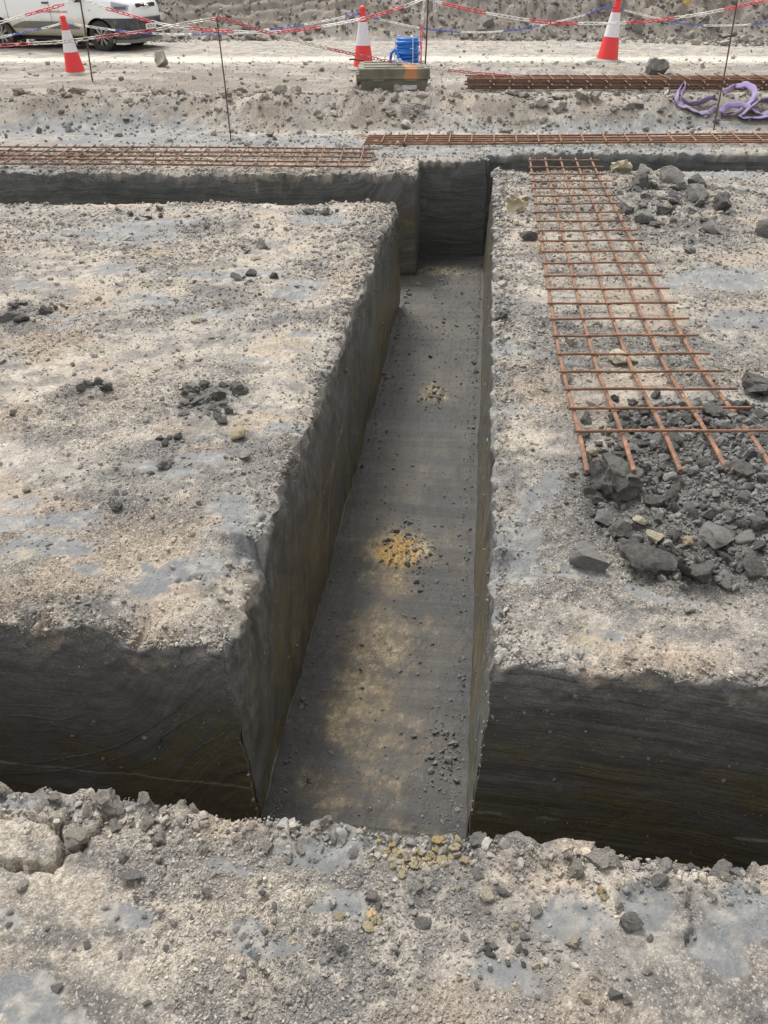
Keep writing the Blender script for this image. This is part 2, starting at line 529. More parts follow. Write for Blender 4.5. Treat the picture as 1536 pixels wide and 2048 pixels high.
for c_, wd_, a_ in ((17.8, .7, .70), (19.8, 1.3, .85), (18.8, 2.6, .50)):
    pale = np.maximum(pale, a_ * np.exp(-((vr - c_ - .15 * fbm2(X * .3, V * 0 + c_, 2, 40)) / wd_) ** 2))
pale = np.maximum(pale, .22 * (V > 21) * (V < 25.5))
pale = np.maximum(pale, .16 * (V > 12.2) * (V < 16))

# top relief
far = sst(8, 16, V)
loose = sst(-.28, .22, fbm2(X * 1.7, V * 2.6, 4, 70))             # trodden flat against freshly crumbled
rough = np.clip(1 - 1.1 * clay, .08, 1) * (.35 + .75 * loose) * np.where(V < 1.03, .55, 1.0) * (1 - .75 * np.clip(pale * 1.4, 0, 1) * (V > 15.5))
zt = base_h(X, V)
zt = zt + .018 * fbm2(X * 1.3, V * 1.3, 3, 1) * (V < 34)
zt = zt + rough * (.012 * fbm2(X * 7, V * 7, 4, 2, .6) + .024 * clods2(X + .03 * fbm2(X * 20, V * 20, 2, 8), V * 1.3, .085, 3, .40) * sst(-.35, .2, fbm2(X * 2.2, V * 3, 3, 7)) + .012 * clods2(X, V + .012 * fbm2(X * 30, V * 30, 2, 9), .038, 4, .5) + .006 * clods2(X, V, .021, 6, .6))
zt = zt + dark * rough * (V < 10) * (.022 * clods2(X, V, .12, 11, .6) + .014 * clods2(X, V, .055, 12, .7))
berm = np.exp(-((V - 10.9) / .75) ** 2)
zt = zt + berm * (.07 * clods2(X, V, .30, 13, .5) + .04 * clods2(X, V, .13, 14, .6) + .04 * fbm2(X * 1.5, V * 1.5, 3, 16))
zt = zt + sst(11.5, 12.5, V) * sst(17, 15.5, V) * (.03 * fbm2(X * 1.2, V * 1.4, 4, 17) + .025 * clods2(X, V, .2, 18, .35))
bankm = sst(25.0, 26.5, V) * (V < 60)
ledge = sst(-9.5, -8.3, X) * sst(-2.5, -4.2, X)
zt = zt + bankm * (1 - .6 * ledge) * (.28 * clods2(X, V, .55, 19, .6) + .16 * clods2(X, V, .26, 20, .7) + .14 * fbm2(X * 1.1, V * 1.1, 4, 22))
lw = V * 3.1 + .9 * fbm2(X * .7, V * .6, 3, 23)
lf = lw - np.floor(lw)
zt = zt + bankm * ledge * (.20 * (np.where(lf < .75, lf / .75, (1 - lf) / .25) - .5) + .10 * fbm2(X * 1.8, V * 5, 4, 24))
# open cracks in the near bank
def crack(pts, width, depth):
    P = [G(*p)[:2] for p in pts]
    D = np.full(X.shape, 9.)
    for (ax, ay), (bx, by) in zip(P[:-1], P[1:]):
        ux, uy = bx - ax, by - ay
        t = np.clip(((X - ax) * ux + (YY - ay) * uy) / (ux * ux + uy * uy), 0, 1)
        D = np.minimum(D, np.hypot(X - ax - t * ux + .006 * vn2(X * 60, YY * 60, 77), YY - ay - t * uy + .006 * vn2(X * 60, YY * 60, 78)))
    return depth * sst(width, width * .35, D)
zt = zt - crack([(-60, 1722), (40, 1738), (105, 1742), (128, 1712), (120, 1668), (138, 1640)], .009, .06)
zt = zt - crack([(128, 1712), (170, 1690), (215, 1640), (240, 1605)], .008, .04)
zt = zt - crack([(1378, 1800), (1382, 1850), (1376, 1910)], .006, .03)
zt = zt - crack([(-40, 1650), (60, 1640), (100, 1655), (122, 1668)], .006, .03)
zt = zt - crack([(760, 1990), (800, 1900), (780, 1850)], .004, .015)
zt = zt - crack([(300, 1900), (330, 1850), (300, 1800), (330, 1740), (310, 1690)], .004, .015)
zt = zt - crack([(440, 1180), (400, 1150), (350, 1160)], .006, .03)
zt = zt - crack([(80, 460), (130, 452), (200, 450), (230, 440)], .012, .03)
zt = zt - crack([(560, 1990), (470, 1860), (530, 1800)], .005, .02)
# plate of clay lifted beside the crack
slab = np.zeros_like(X); stamp(slab, (55, 1680, 85, 52), 1.0)
zt = zt + .012 * sst(.42, .55, slab)

# crumbling rims
s0 = np.maximum(sd, 0)
lipn = fbm2(X * 5, V * 5, 3, 27)
lip = np.zeros_like(X)
lip += np.where((V > 1.6) & (V < 2.1) & (X < -.6), .075 * (1 + .8 * lipn) * np.exp(-s0 / .09), 0)
lip += np.where((V > 1.6) & (V < 2.1) & (X > .1), .045 * (1 + .9 * lipn) * np.exp(-s0 / .05), 0)
lip += np.where((V > 6.6) & (V < 7.02) & (X < -.6), .05 * np.exp(-s0 / .14), 0)
lip += np.where((V > 7.7) & (V < 8.17) & (X > .2), .05 * np.exp(-s0 / .16), 0)
lip += np.where((V > 1.9), .026 * (1 + .9 * lipn) * np.exp(-s0 / .03), 0)
near_lip = (V < 1.2) & (V > .2)
lip += np.where(near_lip, (.012 + .02 * lipn) * np.exp(-s0 / .03), 0)
zt = zt - lip
rim = np.exp(-s0 / .09) * (V < 10)
zt = zt + rim * (.036 * clods2(X + .01 + .01 * fbm2(X * 25, V * 25, 2, 80), V, .075, 28, .5) + .024 * clods2(X, V, .034, 29, .6))
zt = zt + np.where(near_lip, np.exp(-s0 / .07) * (.022 * clods2(X, V, .11, 30, .5) + .018 * clods2(X, V, .05, 31, .6)), 0)

Z = zt * (1 - tw) + zf * tw
depth = np.clip(-(Z - zt), 0, 2)
# floor relief
sand_e = [(795, 1105, 66, 46, 1.15), (785, 1165, 72, 42, .72), (750, 1270, 95, 95, .60), (720, 1420, 120, 130, .52), (690, 1570, 120, 80, .48), (865, 790, 34, 20, .7), (880, 540, 60, 14, .55), (845, 935, 30, 22, .42)]
def Gf(px, py, z):
    d = ray(px, py); t = (z - CAM_H) / d[2]
    return d[0] * t, d[1] * t
lump = np.zeros_like(X)
for cx, cy, rx, ry, a_ in sand_e:
    p = Gf(cx, cy, -.98); a2 = Gf(cx + rx, cy, -.98); b2 = Gf(cx, cy - ry, -.98); c2 = Gf(cx, cy + ry, -.98)
    g = np.exp(-(((X - p[0]) / (a2[0] - p[0])) ** 2 + ((YY - p[1]) / ((b2[1] - c2[1]) / 2)) ** 2) ** 1.3)
    sand = np.maximum(sand, a_ * g * inside)
    if a_ >= .7 and cy < 1150: lump = np.maximum(lump, g)
sand = np.maximum(sand, .26 * inside * np.exp(-((X + .22) / .24) ** 2) * sst(4.5, 2.5, V))
for cx, cy, rx, ry, a_ in [(880, 1700, 26, 22, .9), (815, 1715, 60, 30, .62), (750, 1845, 18, 12, .8), (625, 1912, 10, 8, .8), (1165, 1275, 60, 34, .40), (1010, 1240, 40, 14, .42), (560, 345, 60, 20, .3), (1440, 185, 50, 14, .55), (100, 1250, 90, 50, .33), (80, 1120, 80, 20, .36), (480, 215, 60, 10, .3)]:
    stamp(sand, (cx, cy, rx, ry), a_, keep=(tw < .2) * 1.0)
Z = Z + inside * (.006 * clods2(X, V, .05, 41, .35) + .004 * clods2(X, V, .022, 42, .35) + lump * (.03 * clods2(X, V, .07, 43, .8) + .015 * clods2(X, V, .03, 44, .8)))
Z = Z + slump * inside * (.08 * clods2(X, V, .16, 45, .8))

# horizontal unevenness of the cut faces
prox = np.exp(-np.maximum(sd, 0) / .05) * np.exp(-np.maximum(-sd - WB, 0) / .02) * (np.abs(sd) < .5)
top_w = np.exp(-depth / .06)
pm = prox > .004
d1 = nz3(pm, X * 2.2, YY * 2.2, Z * 2.2, 51); d2 = nz3(pm, X * 2.2 + 9, YY * 2.2, Z * 2.2, 52)
e1 = .7 * nz3(pm, X * 11, YY * 11, Z * 11, 53) + .7 * nz3(pm, X * 29, YY * 29, Z * 29, 55)
e2 = .7 * nz3(pm, X * 11, YY * 11 + 5, Z * 11, 54) + .7 * nz3(pm, X * 29, YY * 29, Z * 29, 56)
ridge = np.abs(nz3(pm, X * 1.5, YY * 4.5 - Z * 2.5, Z * 1.2, 57))
amp_big, amp_fine = .011, .017
swx = np.where((V > 1.66) & (V < 8.4), 1.0, .4)
DX = prox * (amp_big * d1 * swx + amp_fine * top_w * e1 + (.005 + .011 * np.exp(-depth / .25)) * e1 + .014 * (ridge - .35) * (V > 1.66) * (X < -.3))
DY = prox * (amp_big * .8 * d2 + amp_fine * .8 * top_w * e2 + .004 * e2)
# slumped scallop on the left face of the main trench
left_face = prox * (X < -.4) * (V > 1.7) * (V < 7)
DX = DX + left_face * .022 * np.maximum(0, nz3(left_face > .004, X * 0, YY * 1.4, Z * 2.0 + YY * .5, 58))
DYn = np.where(near_lip, prox * .045 * fbm2(X * 3.2, V * 0 + 2.0, 4, 59), 0)
XW = X + DX
YW = YY + DY + DYn

# attributes
wallA = np.where(sd < 0, 1.0, 0.0) * sst(.035, .085, depth + .03 * lipn) * (1 - inside * 1.0)
drape = np.where((V < 1.7) & (X > .1), .13 * sst(-.2, .5, fbm2(X * 3.1 + 4, V * 0 + 1, 3, 61)) * sst(.05, .3, X - .1), 0) + np.where((V < 1.7) & (X < -.7), .05 * sst(-.4, .4, lipn), 0)
wallA = np.where(sd < 0, sst(.03, .07, depth - drape), 0) * (1 - inside)
wallA = np.maximum(wallA, np.exp(-np.maximum(sd, 0) / .012) * .45 * (sd < .05))
floorA = inside * 1.0
clay = clay * (tw < .3)
clay = np.maximum(clay, np.where((tw < .5) & (V < 9.5) & (V > 1.7), .62 * np.exp(-s0 / .05) * sst(-.2, .4, fbm2(X * 4, V * 2.2, 3, 63)), 0))
side = ((V > 1.63) & (V < 8.45) & (np.abs(X + .27) < .46))
su = np.where(side, Z * 1.6 + .3 * YY, XW)
sw_ = np.where(X < -.6, .55 * sst(-1.25, -.66, X) ** 1.6, .05 * np.sin(X * 2.2) - .12 * (X - .1))
sv = np.where(side, .5 * (YY - .45 * Z + .22 * fbm2(YY * 1.6, Z * 1.8, 3, 64)), Z - sw_ + np.where(X < 0, .06, .012) * fbm2(X * 2.4, Z * 3, 3, 65))
brownA = sst(.18, .55, depth) * (V < 8)

# --- surface colour of the earth, point by point
def lerp(c, f, rgb):
    f = np.clip(f, 0, 1).astype(np.float32)[..., None]
    return c * (1 - f) + np.asarray(rgb, np.float32) * f
big = fbm2(X * 1.5, YY * 1.5, 4, 101); med = fbm2(X * 8, YY * 8, 4, 102, .6); sml = fbm2(X * 26, YY * 26, 3, 103, .6)
blotch = fbm2(X * 3.6 + sml * .1, YY * 6.0, 4, 104, .6)
col = np.zeros(X.shape + (3,), np.float32) + np.array((.345, .305, .255), np.float32)
col = lerp(col, sst(-.25, .25, big), (.30, .275, .245))
col = lerp(col, sst(-.10, .40, med) * .8, (.42, .38, .32))
col = lerp(col, sst(.05, .32, blotch) * .85, (.175, .163, .152))
col = lerp(col, sst(.10, .35, fbm2(X * 6, YY * 11, 4, 115, .65)) * .75, (.14, .132, .125))
col = lerp(col, sst(.05, .45, sml) * .5, (.165, .16, .155))
col = lerp(col, sst(.15, .5, -sml) * .35, (.44, .41, .36))
col = lerp(col, sst(.2, .45, fbm2(X * 2.3, YY * 3.1, 3, 105)) * .5, (.37, .29, .215))
col = lerp(col, np.maximum(dark * sst(-.5, .1, med + .5 * sml), heap * .95), (.115, .112, .108))
col = lerp(col, (V > 25) * .65, (.185, .158, .130))
col = lerp(col, sst(9.9, 10.4, V) * sst(16.5, 14.5, V) * (.25 + .75 * sst(-.3, .35, fbm2(X * 1.3, V * 2.2, 3, 113))) * .95, (.185, .158, .130))
col = lerp(col, sst(.25, .70, pale + .35 * med + .25 * fbm2(X * .8, V * 5, 3, 114)), np.array((.46, .432, .37)))
col = col * np.where((V < 9.8)[..., None], np.array((.94, .925, .90), np.float32), np.float32(1))
drag = fbm2(X * 4 + 5, YY * 40, 3, 106)
cm = sst(.46, .54, clay + .42 * sml + .55 * med)
ccol = np.zeros_like(col) + np.array((.165, .170, .170), np.float32)
ccol = lerp(ccol, sst(-.2, .3, drag) * .7, (.24, .238, .230))
ccol = lerp(ccol, sst(.15, .4, sml) * .6, (.36, .33, .285))
ccol = lerp(ccol, sst(.1, .4, blotch) * .5, (.14, .142, .145)) * .78
col = lerp(col, cm, 0) + ccol * np.clip(cm, 0, 1)[..., None]
wmk = wallA > .02
wn = nz3(wmk, X * 9, YY * 9, Z * 9, 107) + .6 * nz3(wmk, X * 22, YY * 22, Z * 22, 108)
wm = sst(.40, .60, wallA + .42 * wn * np.exp(-depth / .12))
wcol = np.zeros_like(col) + np.array((.150, .147, .137), np.float32)
bl = np.zeros_like(X); bl[wmk] = 1.7 * fbm2(su[wmk] * 2.0, sv[wmk] * 4.5, 4, 109, .6)
wcol = lerp(wcol, side * .3, (.125, .120, .108))
wcol = lerp(wcol, (V > 6.5) * (~side) * .6, (.105, .112, .108))
wcol = lerp(wcol, brownA * sst(-.6, .3, bl) * .9, (.190, .152, .078))
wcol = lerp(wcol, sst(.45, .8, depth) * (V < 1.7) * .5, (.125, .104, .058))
wcol = lerp(wcol, sst(.25, .8, bl) * .6, (.098, .094, .086))
wcol = lerp(wcol, sst(.3, .9, -bl) * .5, (.19, .187, .178))
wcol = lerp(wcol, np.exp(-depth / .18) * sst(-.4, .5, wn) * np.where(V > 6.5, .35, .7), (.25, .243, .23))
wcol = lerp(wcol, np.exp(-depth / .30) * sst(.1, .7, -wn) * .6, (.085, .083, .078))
wcol = lerp(wcol, sst(1.05, 1.3, wn) * .6, (.26, .245, .22))
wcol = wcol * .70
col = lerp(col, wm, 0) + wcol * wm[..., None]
f1 = fbm2(X * 3.6, YY * 3.0, 4, 111); f2 = fbm2(X * 45, YY * 6, 3, 112)
fcol = np.zeros_like(col) + np.array((.070, .067, .061), np.float32)
fcol = lerp(fcol, sst(-.3, .35, f1), (.105, .096, .080))
fcol = lerp(fcol, sst(.1, .5, f2) * .4, (.055, .053, .050))
fcol = lerp(fcol, sst(.10, .50, med) * .5, (.135, .115, .082))
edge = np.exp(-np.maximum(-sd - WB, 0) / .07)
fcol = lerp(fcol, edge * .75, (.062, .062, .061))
speck = fbm2(X * 55, YY * 55, 3, 116, .65)
fs = np.where(floorA > .5, sst(.30, 1.05, sand + .34 * speck + .38 * sml + .30 * med + .20 * f1), sst(.38, .80, sand + .60 * sml + .25 * med))
fcol = lerp(fcol, sst(.2, .7, sand + .25 * med) * .55, (.235, .185, .115))
scol = np.zeros_like(col) + np.array((.30, .225, .12), np.float32)
scol = lerp(scol, sst(-.3, .3, med), (.36, .295, .19))
scol = lerp(scol, sst(.25, .5, sml) * .8, (.16, .14, .11))
scol = lerp(scol, sst(.62, .95, sand) * .85, (.45, .28, .085))
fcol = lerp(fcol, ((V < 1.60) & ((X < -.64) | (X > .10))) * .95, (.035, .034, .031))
fcol = fcol * .62
col = np.where((floorA > .5)[..., None], fcol, col)
col = lerp(col, fs, 0) + scol * np.clip(fs, 0, 1)[..., None]
wetA = np.clip(np.maximum(wm * np.where((X < -.6) & (V < 1.7), .6, 1.0), cm * .25) * (floorA < .5) + .55 * (floorA > .5) * (1 - fs), 0, 1)
crumbA = np.clip(1 - np.maximum(wm, cm * .85), .04, 1)
crumbA = np.maximum(crumbA, wm * (.05 + .6 * np.exp(-depth / .16) * sst(-.5, .6, wn)))
crumbA = crumbA * np.where(V < 1.03, .8, 1.0) * (.45 + .55 * loose)
crumbA = np.where(floorA > .5, .10 + .7 * fs, crumbA) * (1 - .6 * np.clip(pale * 1.3, 0, 1) * (V > 15.5))

def sub_mesh(name, fmask, lo_v=None):
    """faces of the grid picked by fmask as one object"""
    idx = np.arange(NX * NV).reshape(NV, NX)
    q = np.stack([idx[:-1, :-1], idx[:-1, 1:], idx[1:, 1:], idx[1:, :-1]], -1)[fmask]
    used, inv = np.unique(q.ravel(), return_inverse=True)
    me = bpy.data.meshes.new(name)
    co = np.stack([XW.ravel()[used], YW.ravel()[used], Z.ravel()[used]], -1).astype(np.float32)
    nf = len(q)
    me.vertices.add(len(used)); me.vertices.foreach_set('co', co.ravel())
    me.loops.add(nf * 4); me.loops.foreach_set('vertex_index', inv.astype(np.int32))
    me.polygons.add(nf); me.polygons.foreach_set('loop_start', np.arange(0, nf * 4, 4, dtype=np.int32))
    me.polygons.foreach_set('use_smooth', np.ones(nf, bool))
    me.update(calc_edges=True)
    for nm, a in (('wet', wetA), ('crumb', crumbA)):
        at = me.attributes.new(nm, 'FLOAT', 'POINT'); at.data.foreach_set('value', a.ravel()[used].astype(np.float32))
    at = me.attributes.new('suv', 'FLOAT_VECTOR', 'POINT')
    at.data.foreach_set('vector', np.stack([su.ravel()[used], sv.ravel()[used], np.zeros(len(used))], -1).astype(np.float32).ravel())
    at = me.attributes.new('alb', 'FLOAT_COLOR', 'POINT')
    at.data.foreach_set('color', np.concatenate([col.reshape(-1, 3)[used], np.ones((len(used), 1))], 1).astype(np.float32).ravel())
    me.materials.append(EARTH)
    o = link(bpy.data.objects.new(name, me)); o['kind'] = 'structure'
    return o

fm = lambda a: (a[:-1, :-1] + a[1:, 1:] + a[:-1, 1:] + a[1:, :-1]) / 4
ftw = fm(tw); fv = fm(V)
is_floor = ftw > .995
is_wall = (ftw > .04) & ~is_floor
is_road = (fv > 15.9) & (fv < 22.2) & ~is_floor & ~is_wall
is_bank = (fv > 24.9) & (fv < 40) & ~is_floor & ~is_wall
sub_mesh('ground', ~is_floor & ~is_wall & ~is_road & ~is_bank)
sub_mesh('trench_wall', is_wall)
sub_mesh('trench_floor', is_floor)
sub_mesh('road', is_road)
sub_mesh('earth_bank', is_bank)

WALL = [o for o in S.objects if o.name == 'trench_wall'][0]
CLAYRIDGE = make_rock('smeared_clay', c4(.085, .083, .078), c4(.10, .098, .092), c4(.16, .155, .145))
RB = np.where((vs_ >= 1.5899) & (vs_ <= 1.6201))[0]; CB = np.where((xs >= -.6951) & (xs <= -.6649))[0]
def on_front(px, py):
    """point of the cut face beyond the near cross trench"""
    d = ray(px, py); y = 1.60
    for _ in range(4):
        tt = y / d[1]; x = d[0] * tt; z = CAM_H + d[2] * tt
        i = int(np.argmin(np.abs(xs - x))); j = RB[int(np.argmin(np.abs(Z[RB, i] - z)))]; y = float(YW[j, i])
    return Vector((x, y - .001, z))
def on_left(px, py):
    """point of the left face of the main trench"""
    d = ray(px, py); x = -.68
    for _ in range(4):
        tt = x / d[0]; y = d[1] * tt; z = CAM_H + d[2] * tt
        j = int(np.argmin(np.abs(vs_ - float(to_v(np.float64(x), np.float64(y)))))); i = CB[int(np.argmin(np.abs(Z[j, CB] - z)))]; x = float(XW[j, i])
    return Vector((x + .001, y, z))
def scrape(P, fn, r):
    q = []
    for (ax, ay), (bx, by) in zip(P[:-1], P[1:]):
        for k in range(6): q.append(fn(ax + (bx - ax) * k / 6, ay + (by - ay) * k / 6))
    q.append(fn(*P[-1])); n_ = len(q); rr = random.Random(n_ + int(P[0][0]))
    b_ = MB(); b_.tube(q, [r * (.25 + .75 * math.sin(math.pi * min(1, (i + .6) / n_)) * rr.uniform(.35, 1.9)) for i in range(n_)], 6)
    return b_.build('scrape_ridge', CLAYRIDGE, WALL)
for P, r in (([(2, 1531), (90, 1522), (190, 1505), (240, 1490), (300, 1455), (350, 1420), (400, 1376)], .0030), ([(312, 1500), (322, 1474), (370, 1440), (430, 1410)], .0026), ([(2, 1432), (50, 1430), (120, 1440), (180, 1425)], .0028),
             ([(40, 1335), (120, 1345), (210, 1360)], .0024), ([(2, 1408), (100, 1412), (190, 1418)], .0024), ([(372, 1512), (410, 1486), (452, 1466)], .0020), ([(2, 1372), (60, 1378), (150, 1388), (240, 1392)], .0026), ([(2, 1548), (120, 1540), (230, 1518), (330, 1480)], .0018)):
    scrape(P, on_front, r)
for P, r in (([(702, 775), (690, 830), (672, 890), (655, 960), (640, 1015)], .0045), ([(660, 1010), (640, 1060), (625, 1120)], .004), ([(735, 700), (715, 780), (705, 830)], .004)):
    scrape(P, on_left, r)

def HZ(x, y):
    """height of the built surface at x, y (arrays or numbers)"""
    x = np.atleast_1d(np.asarray(x, float)); y = np.atleast_1d(np.asarray(y, float))
    vv = to_v(x, y)
    i = np.clip(np.searchsorted(xs, x) - 1, 0, NX - 2); j = np.clip(np.searchsorted(vs_, vv) - 1, 0, NV - 2)
    fx = np.clip((x - xs[i]) / (xs[i + 1] - xs[i]), 0, 1); fy = np.clip((vv - vs_[j]) / (vs_[j + 1] - vs_[j]), 0, 1)
    r = (Z[j, i] * (1 - fx) + Z[j, i + 1] * fx) * (1 - fy) + (Z[j + 1, i] * (1 - fx) + Z[j + 1, i + 1] * fx) * fy
    return r if len(r) > 1 else float(r[0])
def SDf(x, y):
    vv = to_v(x, y); s_ = np.full(np.shape(x), 1e3)
    for x0, x1, v0, v1, z0 in RECTS:
        dx = np.maximum(x0 - x, x - x1); dv = np.maximum(v0 - vv, vv - v1)
        s_ = np.minimum(s_, np.where((dx > 0) & (dv > 0), np.hypot(np.maximum(dx, 0), np.maximum(dv, 0)), np.maximum(dx, dv)))
    return s_

# ------------------------------------------------------------------ stones and clods
def ico(sub):
    bm = bmesh.new(); bmesh.ops.create_icosphere(bm, subdivisions=sub, radius=1.0)
    vv = np.array([v_.co[:] for v_ in bm.verts]); ff = np.array([[q.index for q in f.verts] for f in bm.faces])
    bm.free(); return vv, ff
def rock_verts(v0, seed, cuts=6, rough_=.16, freq=1.6, flat=(1, 1, 1)):
    r = np.random.default_rng(seed); p = v0.copy()
    for _ in range(cuts):
        d = r.normal(size=3); d /= np.linalg.norm(d); lim = r.uniform(.42, .80)
        k = p @ d; p = p - np.outer(np.maximum(k - lim, 0), d)
    n1 = vn3(p[:, 0] * freq + seed * 3.1, p[:, 1] * freq, p[:, 2] * freq, seed)
    n2 = vn3(p[:, 0] * freq * 3, p[:, 1] * freq * 3 + seed, p[:, 2] * freq * 3, seed + 1)
    n3 = vn3(p[:, 0] * freq * 7, p[:, 1] * freq * 7 + seed, p[:, 2] * freq * 7, seed + 2)
    p = p * (1 + rough_ * n1 + rough_ * .7 * n2 + rough_ * .55 * n3)[:, None]
    return p * np.array(flat)
I0, F0 = ico(1); I1, F1 = ico(2); I2, F2 = ico(3)
_mc = {}
def rock_mesh(kind, k, m):
    key = (kind, k, m.name)
    if key in _mc: return _mc[key]
    fl = {'round': (1, .9, .75), 'block': (1, .8, .72), 'slab': (1.25, .75, .38), 'crumb': (1, .9, .8), 'big': (1, .9, .78)}[kind]
    vv0, ff0 = (ico(4) if kind == 'big' else (I2, F2))
    P = rock_verts(vv0, 100 + k * 7 + len(kind), {'round': 5, 'block': 12, 'slab': 10, 'crumb': 8, 'big': 8}[kind], {'crumb': .30, 'big': .20}.get(kind, .15), 2.1, flat=fl)
    P = P / np.percentile(np.linalg.norm(P[:, :2], axis=1), 90)
    me = bpy.data.meshes.new('clod'); me.from_pydata(P.tolist(), [], ff0.tolist())
    me.polygons.foreach_set('use_smooth', [True] * len(ff0)); me.set_sharp_from_angle(angle=math.radians(32))
    me.materials.append(m); me.update(); _mc[key] = me
    return me
def put_rock(name, kind, k, m, x, y, r, label, cat, group=None, rot=None, sink=.35, squash=None, lift=0.0):
    o = bpy.data.objects.new(name, rock_mesh(kind, k, m))
    q = squash or (random.uniform(.85, 1.2), random.uniform(.8, 1.1), random.uniform(.75, 1.05))
    o.scale = (r * q[0], r * q[1], r * q[2])
    o.rotation_euler = rot or (random.uniform(-.5, .5), random.uniform(-.5, .5), random.uniform(0, 6.3))
    o.location = (x, y, HZ(x, y) + r * sink + lift)
    link(o); return tag(o, label, cat, group)

LOOK = {'block': 'blocky', 'crumb': 'crumbly', 'round': 'rounded', 'slab': 'flat'}
def look(kind, m, r, mid):
    c_ = {R_DARK: 'dark', R_GREY: 'grey', R_TAN: 'dusty pale', R_CREAM: 'cream', R_SOIL: 'soil coloured'}[m]
    return ('big ' if r > 1.45 * mid else 'small ' if r < .72 * mid else '') + LOOK[kind] + ' ' + c_
taken = []
def free(x, y, r, f=.8):
    for a, b_, c_ in taken:
        if (x - a) ** 2 + (y - b_) ** 2 < (f * (r + c_)) ** 2: return False
    taken.append((x, y, r)); return True

# single, recognisable ones
UN = [  # px, py, radius, kind, variant, material, label
    (1225, 985, .105, 'big', 1, R_DARK, 'largest dark clay boulder at the cut ends of the loose mesh', 'clay clod'),
    (1168, 1128, .068, 'block', 2, R_GREY, 'squared grey clay block on bare soil beside the spoil heap', 'clay clod'),
    (1425, 1098, .075, 'block', 3, R_GREY, 'smooth faced blue grey block low in the spoil heap', 'clay clod'),
    (1290, 1140, .085, 'slab', 4, R_DARK, 'long flat clay slab at the foot of the spoil heap', 'clay clod'),
    (1368, 1160, .062, 'slab', 5, R_DARK, 'upright clay splinter leaning at the foot of the spoil heap', 'clay clod'),
    (1400, 1165, .060, 'block', 6, R_DARK, 'dark blocky clod beside the leaning splinter', 'clay clod'),
    (1240, 1068, .052, 'round', 7, R_DARK, 'round dark clod with white stone touching it in the heap', 'clay clod'),
    (477, 880, .036, 'round', 1, R_CREAM, 'round cream limestone beside the main trench edge', 'stone'),
    (490, 925, .026, 'round', 2, R_TAN, 'pale stone among pebbles close to the round cream limestone', 'stone'),
    (1238, 727, .070, 'block', 3, R_CREAM, 'broken cream limestone lying between bars of the loose mesh', 'stone'),
    (1181, 914, .026, 'round', 4, R_CREAM, 'small tan cobble next to the mesh end bar', 'stone'),
    (1307, 1090, .032, 'block', 5, R_CREAM, 'white cobble in the dark spoil heap', 'stone'),
    (1275, 1058, .030, 'slab', 6, R_CREAM, 'thin white stone leaning on a round dark clod', 'stone'),
    (1370, 1098, .022, 'round', 7, R_CREAM, 'small white pebble between grey blocks of the heap', 'stone'),
    (1028, 424, .095, 'crumb', 8, R_CREAM, 'crumbly cream limestone lump near the trench corner', 'stone'),
    (1236, 345, .10, 'crumb', 9, R_CREAM, 'ochre limestone lump beside the far end of the mesh', 'stone'),
    (970, 1800, .020, 'block', 10, R_CREAM, 'cream chip standing on the dark gravelly bank', 'stone'),
    (1066, 1828, .016, 'block', 11, R_TAN, 'pale angular pebble on the dark gravelly bank', 'stone'),
    (848, 1848, .018, 'slab', 12, R_GREY, 'grey angular stone on the dark gravelly bank', 'stone'),
    (160, 1682, .026, 'block', 13, R_TAN, 'pale squared stone wedged in the open crack', 'stone'),
    (325, 134, .16, 'crumb', 14, R_TAN, 'tall mud lump standing at the edge of the road', 'mud lump'),
    (1308, 150, .17, 'crumb', 15, R_GREY, 'grey clay lump behind the stacked steel mats', 'clay lump'),
    (1340, 365, .11, 'block', 16, R_GREY, 'bluish clay boulder crowning the smaller heap', 'clay clod'),
    (1390, 400, .10, 'block', 17, R_GREY, 'dusty angular boulder leaning in the smaller heap', 'clay clod'),
    (1055, 480, .062, 'block', 18, R_DARK, 'lone dark cube of clay near the trench corner', 'clay clod'),
    (1528, 470, .10, 'block', 19, R_DARK, 'dark clay block away from both heaps', 'clay clod'),
    (1500, 782, .085, 'crumb', 20, R_DARK, 'dark clod with ragged top beyond the spoil heap', 'clay clod'),
    (1000, 640, .055, 'crumb', 21, R_DARK, 'crumbling clod perched on the main trench rim', 'clay clod'),
    (50, 1780, .018, 'round', 22, R_TAN, 'yellowish cobble on the near bank below the open crack', 'stone'),
    (270, 1760, .028, 'slab', 23, R_GREY, 'rough grey clay flake lying flat on near bank', 'clay flake'),
    (1260, 1855, .024, 'crumb', 24, R_GREY, 'round crumbly grey lump on tan patch of near bank', 'clay clod'),
    (955, 1690, .024, 'crumb', 25, R_GREY, 'broad lumpy clod at the brink beside yellow sand', 'clay clod'),
]
for px, py, r, kd, k, m, lb, ct in UN:
    p = G(px, py); taken.append((p[0], p[1], r))
    name = ct.replace(' ', '_')
    lean = (.1, .1, random.uniform(-.5, .5)) if kd in ('block', 'slab') else None
    if 'splinter' in lb: lean = (.2, .9, 1.2)
    put_rock(name, kd, k, m, p[0], p[1], r, lb, ct, rot=lean, squash=(1, 1, 1) if kd == 'big' else ((.75, .75, 1.3) if 'tall mud' in lb else None), sink=.62 if ('tall mud' in lb or kd == 'big') else .42)

